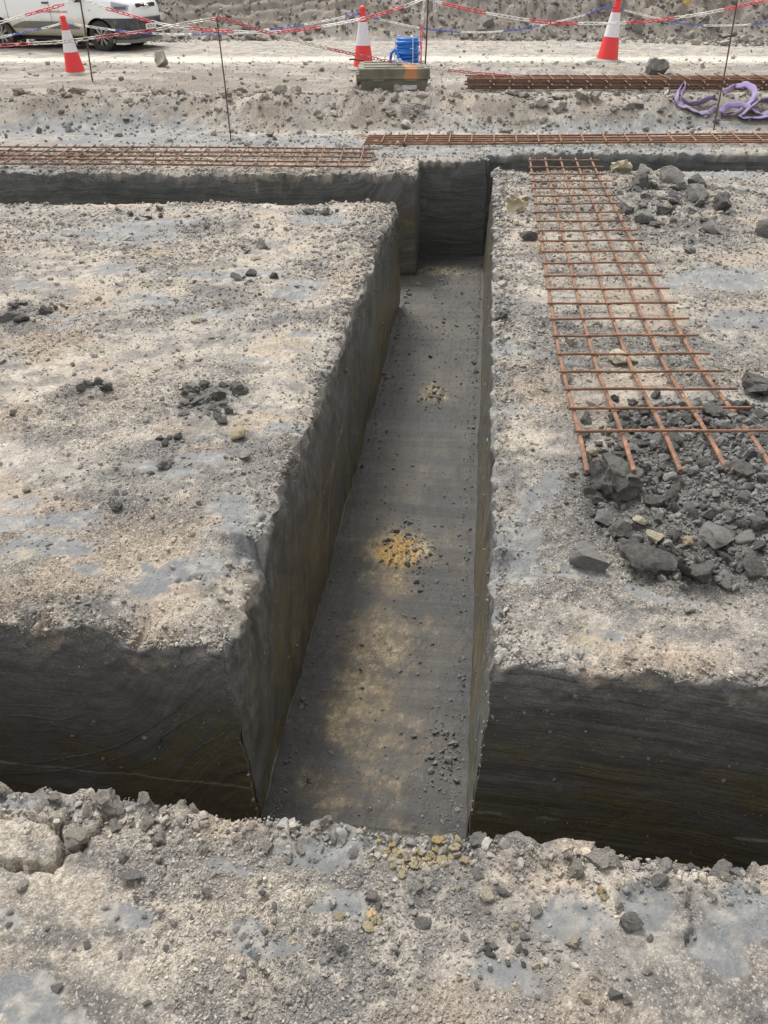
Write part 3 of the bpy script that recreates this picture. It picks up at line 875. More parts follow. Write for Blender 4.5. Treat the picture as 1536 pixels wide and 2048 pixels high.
def cluster(n, cx, cy, sx, sy, r0, r1, kinds, mats, name, label, cat, group, pw=2.0, sink=.38, gap=.72, keep=None):
    c = G(cx, cy); a = G(cx + sx, cy); b_ = G(cx, cy - sy); d = G(cx, cy + sy)
    wx = abs(a[0] - c[0]); wy = (b_[1] - d[1]) / 2; cy_ = (b_[1] + d[1]) / 2
    made = 0; tries = 0
    while made < n and tries < n * 30:
        tries += 1
        u, w_ = random.uniform(-1, 1), random.uniform(-1, 1)
        if u * u + w_ * w_ > 1: continue
        x, y = c[0] + u * wx, cy_ + w_ * wy
        r = r0 + (r1 - r0) * random.random() ** pw
        if SDf(x, y) < r * .7 or not free(x, y, r, gap): continue
        if keep is not None and not keep(x, y): continue
        kd, m_ = random.choice(kinds), random.choice(mats)
        put_rock(name, kd, random.randrange(8), m_, x, y, r, look(kd, m_, r, r0 + (r1 - r0) * .3) + ' ' + label, cat, group, sink=sink)
        made += 1
random.seed(11)
cluster(185, 1390, 985, 265, 195, .014, .048, ['crumb', 'crumb', 'round', 'block'], [R_DARK, R_DARK, R_DARK, R_DARK, R_GREY], 'clay_clod',
        'clod in the spoil heap at the cut mesh ends', 'clay clod', 'clods of the spoil heap', 1.9, .34, .62, keep=lambda x, y: x > .50 and y > 1.95)
cluster(30, 1350, 415, 120, 60, .035, .10, ['block', 'crumb', 'crumb'], [R_GREY, R_GREY, R_DARK, R_TAN], 'clay_lump',
        'clay lump in the smaller heap beside the mesh', 'clay lump', 'lumps of the smaller heap', 1.6)
DL = 'clod on the ground across the trench from the mesh'
for cx, cy, sx, sy, n, r1 in ((420, 800, 60, 40, 16, .045), (200, 782, 40, 14, 7, .045), (440, 835, 30, 18, 4, .04), (50, 630, 60, 22, 8, .05), (505, 500, 25, 8, 3, .05), (300, 432, 50, 14, 7, .06),
                              (640, 432, 45, 12, 6, .06), (350, 885, 30, 20, 4, .03), (340, 940, 40, 30, 4, .03), (270, 1000, 40, 30, 3, .03), (490, 560, 60, 20, 6, .05), (40, 840, 30, 10, 2, .03)):
    cluster(n, cx, cy, sx, sy, .016, r1, ['crumb', 'block', 'slab'], [R_DARK, R_DARK, R_GREY], 'clay_clod', DL, 'clay clod', 'dark clods on the wide ground', 1.6)
cluster(44, 330, 700, 420, 330, .012, .036, ['round', 'block', 'slab'], [R_TAN, R_TAN, R_GREY, R_CREAM], 'stone',
        'stone on the ground across the trench from the mesh', 'stone', 'loose stones on the wide ground', 2.2)
cluster(32, 1230, 600, 300, 240, .014, .045, ['round', 'block', 'slab'], [R_TAN, R_GREY, R_TAN, R_CREAM], 'stone',
        'stone lying around the rusty loose mesh', 'stone', 'loose stones around the mesh', 2.0)
cluster(76, 560, 218, 720, 30, .03, .095, ['round', 'block', 'crumb'], [R_TAN, R_SOIL, R_TAN, R_SOIL], 'stone',
        'stone in the rubble ridge before the crate', 'stone', 'stones of the rubble ridge', 2.0, .30, .75)
cluster(30, 1290, 215, 330, 28, .03, .08, ['round', 'block', 'crumb'], [R_TAN, R_TAN, R_GREY], 'stone',
        'stone between the stacked mats and the single mat', 'stone', 'stones before the stacked mats', 2.2, .30, .75)
NB = 'stone on the bank before the near cross trench'
cluster(44, 940, 1880, 420, 150, .005, .015, ['block', 'round', 'slab', 'crumb'], [R_GREY, R_GREY, R_TAN, R_CREAM], 'stone', NB, 'stone', 'loose stones on the near bank', 2.0)
cluster(26, 270, 1860, 300, 160, .005, .013, ['block', 'round', 'slab', 'crumb'], [R_GREY, R_TAN, R_GREY], 'stone', NB, 'stone', 'loose stones on the near bank', 2.0)
cluster(10, 1010, 1905, 50, 45, .007, .018, ['block', 'crumb'], [R_DARK, R_GREY], 'stone', NB, 'stone', 'loose stones on the near bank', 1.5)
R_OCHRE = make_rock('ochre_sandstone', c4(.56, .40, .16), c4(.64, .56, .36), c4(.68, .60, .42))
random.seed(23)
for cx, cy, sx, sy, n_ in ((870, 1705, 60, 30, 15), (805, 1725, 60, 35, 10), (750, 1845, 26, 12, 5), (1225, 1790, 60, 20, 4)):
    c_ = G(cx, cy); a_ = G(cx + sx, cy); b_ = G(cx, cy - sy)
    for i in range(n_):
        x = c_[0] + random.gauss(0, .45) * (a_[0] - c_[0]); y = c_[1] + random.gauss(0, .45) * (b_[1] - c_[1]); r = random.uniform(.005, .014)
        if SDf(x, y) < .004: continue
        put_rock('stone', 'crumb', random.randrange(8), R_OCHRE, x, y, r, ('larger' if r > .0095 else 'tiny') + ' yellow sandstone fragment on the bank before the near cross trench', 'stone', 'yellow fragments on the near bank')
# broken lip of the near cross trench
EL = 'clod on the crumbling edge of the near cross trench'
for i in range(60):
    u = i / 59; x = -1.12 + 1.95 * u + random.uniform(-.015, .015); y = 1.035 - random.random() ** 1.6 * .11
    if .55 < u < .60: continue
    r = random.uniform(.007, .017) * (1.35 if u < .3 or .74 < u < .86 else 1)
    kd, m_ = random.choice(['crumb', 'block', 'crumb']), random.choice([R_SOIL, R_SOIL, R_GREY, R_SOIL])
    put_rock('clay_clod', kd, random.randrange(8), m_, x, y, r, look(kd, m_, r, .015) + ' ' + EL, 'clay clod', 'clods along the near trench edge', sink=.25)
for px, py, r, kd, lb in ((215, 1615, .05, 'crumb', 'thick broken clod overhanging the trench beside the cracked plate'), (300, 1605, .032, 'crumb', 'single clod standing proud on the brink of near trench'),
                      (1200, 1735, .055, 'crumb', 'ragged clay tongue rising at the brink beside smooth clay'), (1440, 1740, .055, 'slab', 'tilted blue grey clay plate at the brink'), (655, 1645, .03, 'crumb', 'pale crumbling clod on the brink below the trench floor')):
    p = G(px, py); put_rock('clay_clod', kd, random.randrange(8), R_SOIL if 'blue' not in lb else R_GREY, p[0], min(p[1], 1.03), r * .62, lb, 'clay clod', sink=.30, rot=(.2, .15, random.uniform(0, 6)))

# uncountable crumbs, pebbles and rubble
V0S = [I0 * np.random.default_rng(300 + i).uniform(.55, 1.2, (len(I0), 1)) * np.random.default_rng(350 + i).uniform(.6, 1.3, (1, 3)) for i in range(10)]
OCT = np.array([(1, 0, 0), (-1, 0, 0), (0, 1, 0), (0, -1, 0), (0, 0, 1), (0, 0, -1)], float)
OF = np.array([(0, 2, 4), (2, 1, 4), (1, 3, 4), (3, 0, 4), (2, 0, 5), (1, 2, 5), (3, 1, 5), (0, 3, 5)])
VTS = [OCT * np.random.default_rng(500 + i).uniform(.55, 1.3, (6, 1)) + np.random.default_rng(600 + i).uniform(-.3, .3, (6, 3)) for i in range(10)]
V1S = [rock_verts(I1, 400 + i, 11, .10) for i in range(10)]
PAL = np.array([(.33, .29, .24), (.28, .26, .235), (.22, .215, .21), (.42, .385, .33), (.52, .49, .43), (.15, .147, .143), (.36, .30, .22), (.24, .225, .225)])
def pick(arr, x, y):
    vv = to_v(x, y)
    i = np.clip(np.searchsorted(xs, x), 0, NX - 1); j = np.clip(np.searchsorted(vs_, vv), 0, NV - 1)
    return arr[j, i]
def rubble(name, x, y, r, darkness, hi, label, cat, sink=.35, pal=PAL, zs=None):
    n_ = len(x); src, ff = (VTS, OF) if hi is None else (V1S, F1) if hi else (V0S, F0)
    k = RNG.integers(0, 10, n_)
    P = np.stack(src)[k]
    sc = r[:, None] * RNG.uniform(.7, 1.25, (n_, 3)) * np.array([1, 1, .8])
    P = P * sc[:, None, :]
    a, b_, c_ = RNG.uniform(0, 6.28, n_), RNG.uniform(-.7, .7, n_), RNG.uniform(-.7, .7, n_)
    def rot(P, ang, i, j):
        Q = P.copy(); ca, sa_ = np.cos(ang)[:, None], np.sin(ang)[:, None]
        Q[..., i] = P[..., i] * ca - P[..., j] * sa_; Q[..., j] = P[..., i] * sa_ + P[..., j] * ca
        return Q
    P = rot(rot(rot(P, b_, 0, 2), c_, 1, 2), a, 0, 1)
    z = HZ(x, y) + r * sink if zs is None else zs
    P = P + np.stack([x, y, z], -1)[:, None, :]
    nv = P.shape[1]
    F = (ff[None] + (np.arange(n_) * nv)[:, None, None]).reshape(-1, 3)
    me = bpy.data.meshes.new(name)
    me.vertices.add(n_ * nv); me.vertices.foreach_set('co', P.astype(np.float32).ravel())
    me.loops.add(len(F) * 3); me.loops.foreach_set('vertex_index', F.astype(np.int32).ravel())
    me.polygons.add(len(F)); me.polygons.foreach_set('loop_start', np.arange(0, len(F) * 3, 3, dtype=np.int32))
    me.polygons.foreach_set('use_smooth', np.zeros(len(F), bool))
    me.update(calc_edges=True)
    cc_ = pal[RNG.integers(0, len(pal), n_)] * RNG.uniform(.8, 1.15, (n_, 1))
    cc_ = cc_ * .45 + .55 * pick(col, x, y) * RNG.uniform(.8, 1.3, (n_, 1))
    cc_ = cc_ * (1 - darkness[:, None]) + np.array((.115, .112, .108)) * RNG.uniform(.8, 1.4, (n_, 1)) * darkness[:, None]
    at = me.attributes.new('stone', 'FLOAT_COLOR', 'POINT')
    at.data.foreach_set('color', np.concatenate([np.repeat(cc_, nv, 0), np.ones((n_ * nv, 1))], 1).astype(np.float32).ravel())
    me.materials.append(GRAVEL)
    o = link(bpy.data.objects.new(name, me)); return tag(o, label, cat, kind='stuff')
def pick(arr, x, y):
    vv = to_v(x, y)
    i = np.clip(np.searchsorted(xs, x), 0, NX - 1); j = np.clip(np.searchsorted(vs_, vv), 0, NV - 1)
    return arr[j, i]
def scatter(n_, d0, d1, pw, spread=.62):
    d = (d0 ** pw + (d1 ** pw - d0 ** pw) * RNG.random(n_)) ** (1 / pw)
    a = RNG.uniform(-spread, spread, n_) + YAW
    return -np.sin(a) * d, np.cos(a) * d, d
def ground_scatter(n_, d0, d1, pw, spread, thresh, cl):
    x, y, d = scatter(n_, d0, d1, pw, spread)
    dens = .30 + .70 * pick(loose, x, y) + .7 * pick(dark, x, y)
    ok = (SDf(x, y) > thresh) & (RNG.random(n_) < dens * (1 - cl * np.clip(pick(cm, x, y), 0, 1))) 
    return x[ok], y[ok], d[ok]
x, y, d = ground_scatter(26000, .55, 9.8, .45, .60, .004, .8)
r = np.maximum(.0024, .00095 * d) * (1 + RNG.pareto(2.6, len(x)) * .8); r = np.minimum(r, .008 + .0018 * d)
rubble('gravel', x, y, r, np.clip(pick(dark, x, y) * RNG.uniform(.3, 1.2, len(x)) + .8 * pick(heap, x, y), 0, .97), False, 'loose crumbs and gravel strewn over the site ground', 'gravel')
x, y, d = ground_scatter(17000, .6, 9.8, .75, .58, .01, .8)
r = np.maximum(.0040, .0019 * d) * (1 + RNG.pareto(3.0, len(x)) * .6); r = np.minimum(r, .007 + .0026 * d)
rubble('gravel', x, y, r, np.clip(pick(dark, x, y) * RNG.uniform(.1, .9, len(x)) + .8 * pick(heap, x, y), 0, .97), False, 'soil lumps half sunk in the crumbs', 'soil', .15)
x, y, d = ground_scatter(2600, .6, 9.8, .6, .58, .01, .7)
r = np.maximum(.0042, .0022 * d) * (1 + RNG.pareto(3.0, len(x)) * .6); r = np.minimum(r, .008 + .0028 * d)
rubble('gravel', x, y, r, np.clip(pick(dark, x, y) * RNG.uniform(.3, 1.2, len(x)) + .8 * pick(heap, x, y), 0, .97), True, 'coarser pebbles and soil lumps strewn among the crumbs', 'gravel')
x, y, d = ground_scatter(64000, .55, 9.8, .55, .60, .0, .75)
r = np.maximum(.0019, .0009 * d) * RNG.uniform(.7, 1.7, len(x))
rubble('crumbs', x, y, r, np.clip(pick(dark, x, y) * RNG.uniform(.2, 1.0, len(x)) + .8 * pick(heap, x, y), 0, .97), None, 'fine soil crumbs lying everywhere on the ground', 'soil')
# crumbs broken from the trench rims
u = RNG.random(9000); ed = RNG.integers(0, 4, 9000); off_ = RNG.exponential(.045, 9000)
ex = np.where(ed == 0, -.695 - off_, np.where(ed == 1, .150 + off_, np.where(u < .5, -.695 - u * 2 * 1.1, .150 + (u - .5) * 2 * 1.3)))
ey = np.where(ed < 2, 1.62 + 6.5 * u ** 1.6, np.where(ed == 2, 1.62 + off_, 1.03 - off_)); ex = np.where(ed == 3, -1.25 + 2.2 * u, ex); ey = np.where(ed < 2, to_y(ex, ey), ey)
ok = SDf(ex, ey) > .001; ex, ey = ex[ok], ey[ok]
rubble('crumbs', ex, ey, np.maximum(.0022, .0010 * ey) * (1 + RNG.pareto(2.3, len(ex)) * .7).clip(0, 4), RNG.uniform(0, .55, len(ex)), False, 'loose crumbs along the trench rims', 'soil')
# torn lumps sitting on the rims
u = RNG.random(1500); ed = RNG.integers(0, 4, 1500); off_ = RNG.exponential(.022, 1500)
ex = np.where(ed == 0, -.70 - off_, np.where(ed == 1, .155 + off_, np.where(u < .5, -.70 - u * 2 * 1.0, .155 + (u - .5) * 2 * 1.2)))
ey = np.where(ed < 2, 1.63 + 6.3 * u ** 1.5, np.where(ed == 2, 1.63 + off_, 1.02 - off_)); ex = np.where(ed == 3, -1.25 + 2.2 * u, ex); ey = np.where(ed < 2, to_y(ex, ey), ey)
ok = SDf(ex, ey) > .001; ex, ey = ex[ok], ey[ok]
rubble('soil_lumps', ex, ey, np.maximum(.006, .0024 * ey) * (1 + RNG.pareto(2.6, len(ex)) * .7).clip(0, 3.2), RNG.uniform(0, .6, len(ex)), True, 'torn soil lumps along the trench rims', 'soil', .15)
# crumbs pressed into the cut faces
cand = np.argwhere((tw > .06) & (tw < .85) & (X > -1.4) & (X < 1.1) & (V > 1.58) & (V < 6.5))
pk = cand[RNG.integers(0, len(cand), 2600)]; wj, wi = pk[:, 0], pk[:, 1]
ok = RNG.random(len(pk)) < .12 + .88 * np.exp(-depth[wj, wi] / .22); wj, wi = wj[ok], wi[ok]
wr = np.maximum(.0028, .0012 * V[wj, wi]) * (1 + RNG.pareto(2.4, len(wi)) * .8).clip(0, 4)
rubble('crumbs', XW[wj, wi].astype(float), YW[wj, wi].astype(float), wr, RNG.uniform(.15, .9, len(wi)), False, 'small crumbs stuck to the trench walls', 'crumbs', zs=Z[wj, wi].astype(float))
# dark crumb clumps on the trench floor
cpx = [Gf(865, 792, -.98), Gf(800, 1085, -.98), Gf(845, 1120, -.98), Gf(880, 1500, -.98), Gf(890, 560, -.98)]
kx = RNG.integers(0, 5, 420); fx = np.array([c_[0] for c_ in cpx])[kx] + RNG.normal(0, .045, 420); fy = np.array([c_[1] for c_ in cpx])[kx] + RNG.normal(0, .11, 420)
ok = SDf(fx, fy) < -.04; fx, fy = fx[ok], fy[ok]
rubble('crumbs', fx, fy, np.minimum(.005 + RNG.pareto(2.4, len(fx)) * .006, .024), RNG.uniform(.5, 1.0, len(fx)), True, 'dark crumb clumps lying on the trench floor', 'crumbs', .25)
# spoil heap filling
hx = 1.38 + RNG.normal(0, .42, 9500); hy = 2.66 + RNG.normal(0, .46, 9500)
ok = (hx > .42) & (SDf(hx, hy) > .1) & (pick(heap, hx, hy) > .12); hx, hy = hx[ok], hy[ok]
rubble('spoil', hx, hy, np.minimum(.0045 + RNG.pareto(2.2, len(hx)) * .005, .022), RNG.uniform(.75, 1.0, len(hx)), False, 'small dark clay crumbs filling the spoil heap', 'spoil', .25)
hx = 1.40 + RNG.normal(0, .36, 2400); hy = 2.70 + RNG.normal(0, .40, 2400)
ok = (hx > .46) & (pick(heap, hx, hy) > .3); hx, hy = hx[ok], hy[ok]
rubble('spoil', hx, hy, np.minimum(.010 + RNG.pareto(2.4, len(hx)) * .007, .032), RNG.uniform(.7, 1.0, len(hx)), True, 'fist sized clay lumps packed between the big clods', 'spoil', .3)
# trench floor crumbs
fx = RNG.uniform(-.64, .10, 5200); fy = 1.55 + (8.3 - 1.55) * RNG.random(5200) ** 1.7
foot = RNG.random(5200) < .5; fx = np.where(foot, np.where(RNG.random(5200) < .5, -.632 + RNG.exponential(.018, 5200), .092 - RNG.exponential(.022, 5200)), fx)
ok = SDf(fx, fy) < -.034; fx, fy = fx[ok], fy[ok]
rubble('crumbs', fx, fy, np.maximum(.0022, .0006 * fy) * (1 + RNG.pareto(2.2, len(fx)) * .8).clip(0, 6), RNG.uniform(.45, 1.0, len(fx)), False, 'small crumbs fallen on the trench floor', 'crumbs', .2)
# ridge, upper ground and bank
x, y, d = scatter(15000, 9.2, 16.5, .8, .60)
vv = to_v(x, y); ok = RNG.random(len(x)) < .15 + .85 * np.exp(-((vv - 10.7) / .7) ** 2); x, y, d = x[ok], y[ok], d[ok]
rubble('rubble', x, y, np.minimum(.011 + RNG.pareto(2.3, len(x)) * .010, .055), RNG.uniform(0, .18, len(x)), False, 'stony rubble of the low ridge and the ground behind', 'rubble')
x, y, d = scatter(700, 16, 25, 1.0, .60)
rubble('rubble', x, y, np.minimum(.012 + RNG.pareto(2.4, len(x)) * .008, .05), RNG.uniform(.1, .6, len(x)), False, 'few stones left on the haul road', 'rubble')
x, y, d = scatter(11000, 25.0, 33, 1.0, .60)
rubble('rubble', x, y, np.minimum(.03 + RNG.pareto(2.4, len(x)) * .03, .15), RNG.uniform(.05, .75, len(x)), False, 'earth lumps covering the bank behind the road', 'rubble')

# ------------------------------------------------------------------ reinforcing mesh
def bar(name, parent, pts, r, m, n=7):
    b_ = MB(); b_.tube(pts, r, n); return b_.build(name, m, parent)
def bend(p, q, n_, amp, seed):
    """slightly wavy bar from p to q"""
    p, q = Vector(p), Vector(q); rr = random.Random(seed); ph = rr.uniform(0, 6.3); out = []
    for i in range(n_ + 1):
        t = i / n_; o = p.lerp(q, t); o.z += amp * math.sin(t * 7 + ph) * math.sin(math.pi * t); out.append(o)
    return out
def gz(x, y, r_=.10):
    """highest ground close to a point"""
    a = np.linspace(-r_, r_, 7); xx, yy = np.meshgrid(x + a, y + a)
    return float(np.max(HZ(xx.ravel(), yy.ravel())))
# loose mat on the near right ground, its cut ends over the spoil heap
t = empty('rebar_mesh', (.82, 5.6, .05)); T0 = np.array(t.location)
def mz(y): return .040 + .085 * float(sst(3.8, 2.6, y)) + .02 * float(sst(7.5, 8.6, y))
Xl = lambda i, y: .472 + .006 * abs(y - 4.2) + (.176 - .0042 * (y - 2.5)) * i
for i in range(5):
    y0 = 2.50 + .022 * i; y1 = 8.42 + .015 * i
    pts = [Vector((Xl(i, y) - T0[0], y - T0[1], mz(y) - T0[2])) for y in np.linspace(y0, y1, 30)]
    bar('long_bar', t, pts, .0096, RUST)
k = 0; yc = 2.79
while yc < 8.38:
    a = Vector((Xl(0, yc) - .025, yc - .008, mz(yc) + .0175)); b_ = Vector((Xl(4, yc) + .065 + random.uniform(-.015, .02), yc + .092, mz(yc) + .0175))
    bar('cross_bar', t, [p - Vector(T0) for p in bend(a, b_, 6, .003, k)], .0070, RUST)
    yc += .228 + .008 * (yc - 2.8); k += 1
tag(t, 'loose rusty mesh with long bars lying beside the main trench', 'rebar mesh')

def flat_mat(label, p00, p10, p01, p11, n_long, xs_cross, group, mat_=RUST, r=.009):
    """mat between four ground points: 0/1 along length, near/far across"""
    P = [Vector(q) for q in (p00, p10, p01, p11)]
    c = (P[0] + P[1] + P[2] + P[3]) / 4
    t = empty('rebar_mesh', (c.x, c.y, HZ(c.x, c.y)))
    base = t.location.copy()
    for i in range(n_long):
        f = i / (n_long - 1)
        a = P[0].lerp(P[2], f); b_ = P[1].lerp(P[3], f)
        bar('long_bar', t, [q - base for q in bend(a, b_, 14, .006, i + n_long)], r, mat_)
    for s_ in xs_cross:
        a = P[0].lerp(P[1], s_); b_ = P[2].lerp(P[3], s_)
        d_ = (b_ - a).normalized() * .03; up = Vector((0, 0, r * 1.75))
        bar('cross_bar', t, [a - d_ + up - base, b_ + d_ + up - base], r * .8, mat_)
    return tag(t, label, 'rebar mesh', group)
def on(px, py, lift=.0):
    p = G(px, py); return Vector((p[0], p[1], p[2] + lift))
# left mat behind the far cross trench: cross bars run with the main trench
A0, A1 = on(-330, 336, .05), on(742, 344, .05); dv_ = Vector((-.06, .78, .01)); B0, B1 = A0 + dv_, A1 + dv_
nx = 26
flat_mat('rusty mesh strip with wide gaps behind the far dark cross trench', A0, A1, B0, B1, 5, [(i + .45) / nx for i in range(nx)], None)
A0, A1 = on(727, 294, .03), on(1800, 292, .04); dv_ = Vector((0, .42, .01)); B0, B1 = A0 + dv_, A1 + dv_
flat_mat('orange rusty mesh strip with close bars beyond the end of the main trench', A0, A1, B0, B1, 5, [(i + .8) / 24 for i in range(24)], None, r=.011)
# stacked mats on the upper ground
q0, q1 = on(935, 184, .02), on(1760, 186, .02)
for k in range(4):
    zz = .02 + .036 * k; ux = (q1 - q0).normalized(); uy = Vector((-ux.y, ux.x, 0))
    t = empty('rebar_mesh', q0); base = t.location.copy()
    for i in range(4):
        a = q0 + uy * (.05 + .13 * i) + Vector((random.uniform(-.02, .03), 0, zz)); b_ = q1 + uy * (.05 + .13 * i) + Vector((0, 0, zz))
        bar('long_bar', t, [q - base for q in bend(a, b_, 14, .004, k * 5 + i)], .0105, RUST_DARK if k % 2 == 0 else RUST)
    L = (q1 - q0).length; s_ = .30 + .05 * (k % 2)
    while s_ < L:
        a = q0 + ux * s_ + Vector((0, 0, zz + .019)); b_ = a + uy * .56; e_ = uy * .022
        c_ = bar('cross_bar', t, [a - uy * .03 - base, b_ - base], .008, RUST)
        cp = MB(); cp.tube([a - uy * .037 - base, a - uy * .0295 - base], .0085, 7); cp.build('cut_end', simple('bright_cut_steel', (.55, .53, .50), .35, .6) if 'bright_cut_steel' not in bpy.data.materials else bpy.data.materials['bright_cut_steel'], c_)
        s_ += .262
    tag(t, ['lowest rusty mesh mat of the stack beside the purple sling', 'second mesh mat up in the stack beside the purple sling', 'third mesh mat up in the stack beside the purple sling',
            'topmost mesh mat of the stack, chain lying along it'][k], 'rebar mesh', 'stacked mesh mats')

# ------------------------------------------------------------------ traffic cones
CONE_RED = simple('cone_red', (.74, .035, .035), .42, dirt=(.60, .06, .05), dscale=9, damt=.5)
CONE_WHITE = simple('cone_sleeve', (.70, .68, .72), .35, dirt=(.55, .52, .50), dscale=7, damt=.5)
CONE_BASE = simple('cone_rubber', (.26, .25, .22), .85, dirt=(.36, .33, .28), dscale=8, damt=.7)
def cone(px, py, tilt, label, size=1.0):
    H = .80
    p = on(px, py); z = HZ(p.x, p.y)
    t = empty('traffic_cone', (p.x, p.y, z - .012)); t.rotation_euler = tilt; t.scale = (size,) * 3
    b_ = MB(); R = .235
    pr = [(R, 0), (R + .004, .02), (R - .01, .035), (R - .05, .045), (.165, .05)]
    b_.lathe(pr, 8 * 4, cap=True); b_.build('base', CONE_BASE, t)
    def rad(f): return .150 + (.030 - .150) * f ** .96
    def ring(f0, f1, name, m, off=0.0):
        q = MB(); n_ = 9
        q.lathe([(rad(f0 + (f1 - f0) * i / n_) + off, .045 + (H - .045) * (f0 + (f1 - f0) * i / n_)) for i in range(n_ + 1)], 32); return q.build(name, m, t)
    c_ = ring(0, .97, 'body', CONE_RED)
    ring(.36, .74, 'reflective_sleeve', CONE_WHITE, .0025)
    q = MB(); q.lathe([(rad(.93) + .006, .045 + (H - .045) * .93), (rad(.93) + .007, .045 + (H - .045) * .955), (rad(.97) + .002, .045 + (H - .045) * .985), (.018, H)], 24); q.build('tip', CONE_RED, t)
    return tag(t, label, 'traffic cone', 'cones holding the blue chain'), Vector((p.x, p.y, z))
cone1, C1 = cone(152, 147, (.02, -.03, .3), 'leaning red and white cone in front of the white van')
cone2, C2 = cone(727, 140, (0, 0, .1), 'red and white cone standing behind the olive crate', 1.10)
cone3, C3 = cone(1213, 126, (.01, .045, .5), 'red and white cone on its grey base by the stacked mesh mats', 1.33)

# ------------------------------------------------------------------ stakes
def stake(px, py, tx, ty, q_extra, label, r=.0085):
    p = on(px, py); z = HZ(p.x, p.y)
    top = PQ(tx, ty, fwd(p) + q_extra)
    b_ = MB(); b_.tube([(0, 0, -.06), ((top[0] - p.x) * .5 + .006, (top[1] - p.y) * .5, (top[2] - z) * .5), (top[0] - p.x, top[1] - p.y, top[2] - z)], r, 8)
    o = b_.build('stake', RUST_DARK); o.location = (p.x, p.y, z)
    tag(o, label, 'stake', 'thin steel stakes carrying the chains'); return Vector(top), Vector((p.x, p.y, z))
T1, S1 = stake(185, 165, 157, -22, 0, 'thin dark stake standing beside the leaning cone', .011)
T2, S2 = stake(462, 281, 433, 33, 0, 'rusty stake driven into smeared clay before the rubble ridge', .0075)
T3, S3 = stake(848, 172, 857, -22, 0, 'dark stake standing close behind the olive crate end', .011)
T4, S4 = stake(1427, 262, 1474, 5, .1, 'leaning stake in front of the purple sling', .0085)

# ------------------------------------------------------------------ plastic chains
def plastic(name, c): return simple(name, c, .42, dirt=tuple(k * .7 + .08 for k in c), dscale=12, damt=.5)
P_RED, P_WHITE, P_BLUE, P_DULL, P_ROSE = plastic('chain_red', (.62, .035, .055)), plastic('chain_white', (.72, .71, .68)), plastic('chain_blue', (.045, .075, .36)), plastic('chain_dull_white', (.50, .47, .40)), plastic('chain_dull_red', (.42, .075, .085))
def link_mesh(name, m, L, Wd, r):
    b_ = MB(); P = []; h = (L - Wd) / 2
    for i in range(6): a = -math.pi / 2 + math.pi * i / 5; P.append((h + math.cos(a) * (Wd / 2 - r), math.sin(a) * (Wd / 2 - r), 0))
    for i in range(6): a = math.pi / 2 + math.pi * i / 5; P.append((-h + math.cos(a) * (Wd / 2 - r), math.sin(a) * (Wd / 2 - r), 0))
    b_.tube(P, r, 6, closed=True); return b_.mesh(name, m)
def smooth_path(P, n_=12):
    P = [Vector(p) for p in P]; out = []
    for i in range(len(P) - 1):
        p0 = P[max(i - 1, 0)]; p1 = P[i]; p2 = P[i + 1]; p3 = P[min(i + 2, len(P) - 1)]
        for k in range(n_):
            s_ = k / n_
            out.append(.5 * ((2 * p1) + (p2 - p0) * s_ + (2 * p0 - 5 * p1 + 4 * p2 - p3) * s_ * s_ + (3 * p1 - p0 - 3 * p2 + p3) * s_ ** 3))
    out.append(P[-1]); return out
def chain(label, pts, cols, L=.085, Wd=.046, r=.0065, pitch=.068, group='plastic barrier chains', seed=1):
    """pts: (point, colour index that starts here)"""
    rr = random.Random(seed)
    ms = [link_mesh('link', m, L, Wd, r) for m in cols]
    path = smooth_path([p for p, _ in pts]); cidx = []
    for i, (p, c_) in enumerate(pts[:-1]): cidx += [c_] * 12
    cidx.append(pts[-1][1])
    root = empty('chain', path[0]); base = root.location.copy()
    acc = 0.0; nxt = pitch / 2; k = 0
    for i in range(len(path) - 1):
        a, b_ = path[i], path[i + 1]; l = (b_ - a).length
        while nxt <= acc + l:
            p = a.lerp(b_, (nxt - acc) / max(l, 1e-6)); tdir = (b_ - a).normalized()
            o = bpy.data.objects.new('link', ms[cidx[i]]); o.parent = root
            rotm = tdir.to_track_quat('X', 'Z').to_matrix() @ Matrix.Rotation((math.pi / 4 if k % 2 else -math.pi / 4) + rr.uniform(-.25, .25), 3, 'X')
            o.matrix_local = Matrix.Translation(p - base) @ rotm.to_4x4()
            COL.objects.link(o); nxt += pitch; k += 1
        acc += l
    return tag(root, label, 'chain', group)
qa, qb, qd = fwd(S1), fwd(S3), fwd(S4)
def cp(L_, qf): return [(Vector(PQ(x_, y_, qf(x_))), c_) for x_, y_, c_ in L_]
ip = lambda xp, fp: (lambda x_: float(np.interp(x_, xp, fp)))
qA = ip([-100, 157, 855, 1600], [qa - .4, qa, qb, qb + .6])
chain('red and white chain tied high on the dark stakes, far side', cp([(-60, 58, 1), (0, 45, 1), (56, 29, 0), (132, 7, 1), (157, -6, 1), (178, 2, 1), (210, 16, 0), (255, 29, 0), (298, 42, 1), (338, 51, 1), (382, 56, 0), (425, 61, 0), (467, 63, 1), (510, 65, 1), (551, 64, 0), (598, 60, 0), (639, 54, 1),
      (690, 45, 1), (734, 35, 0), (775, 24, 0), (811, 12, 1), (857, -4, 1), (879, 5, 0), (925, 16, 0), (970, 26, 1), (1015, 34, 1), (1060, 41, 0), (1110, 46, 0), (1156, 47, 1), (1205, 47, 1), (1250, 46, 0), (1300, 42, 0), (1348, 36, 1), (1396, 29, 1), (1444, 20, 0), (1490, 10, 0), (1536, 0, 1), (1600, -16, 1)], qA), [P_RED, P_WHITE], seed=2, pitch=.078, L=.098, Wd=.05, r=.007)
qc = [fwd(C1), fwd(C2), fwd(C3)]
qB = ip([-100, 125, 719, 1220, 1600], [qc[0] - .5, qc[0] - .03, qc[1] - .03, qc[2] - .03, qc[2]])
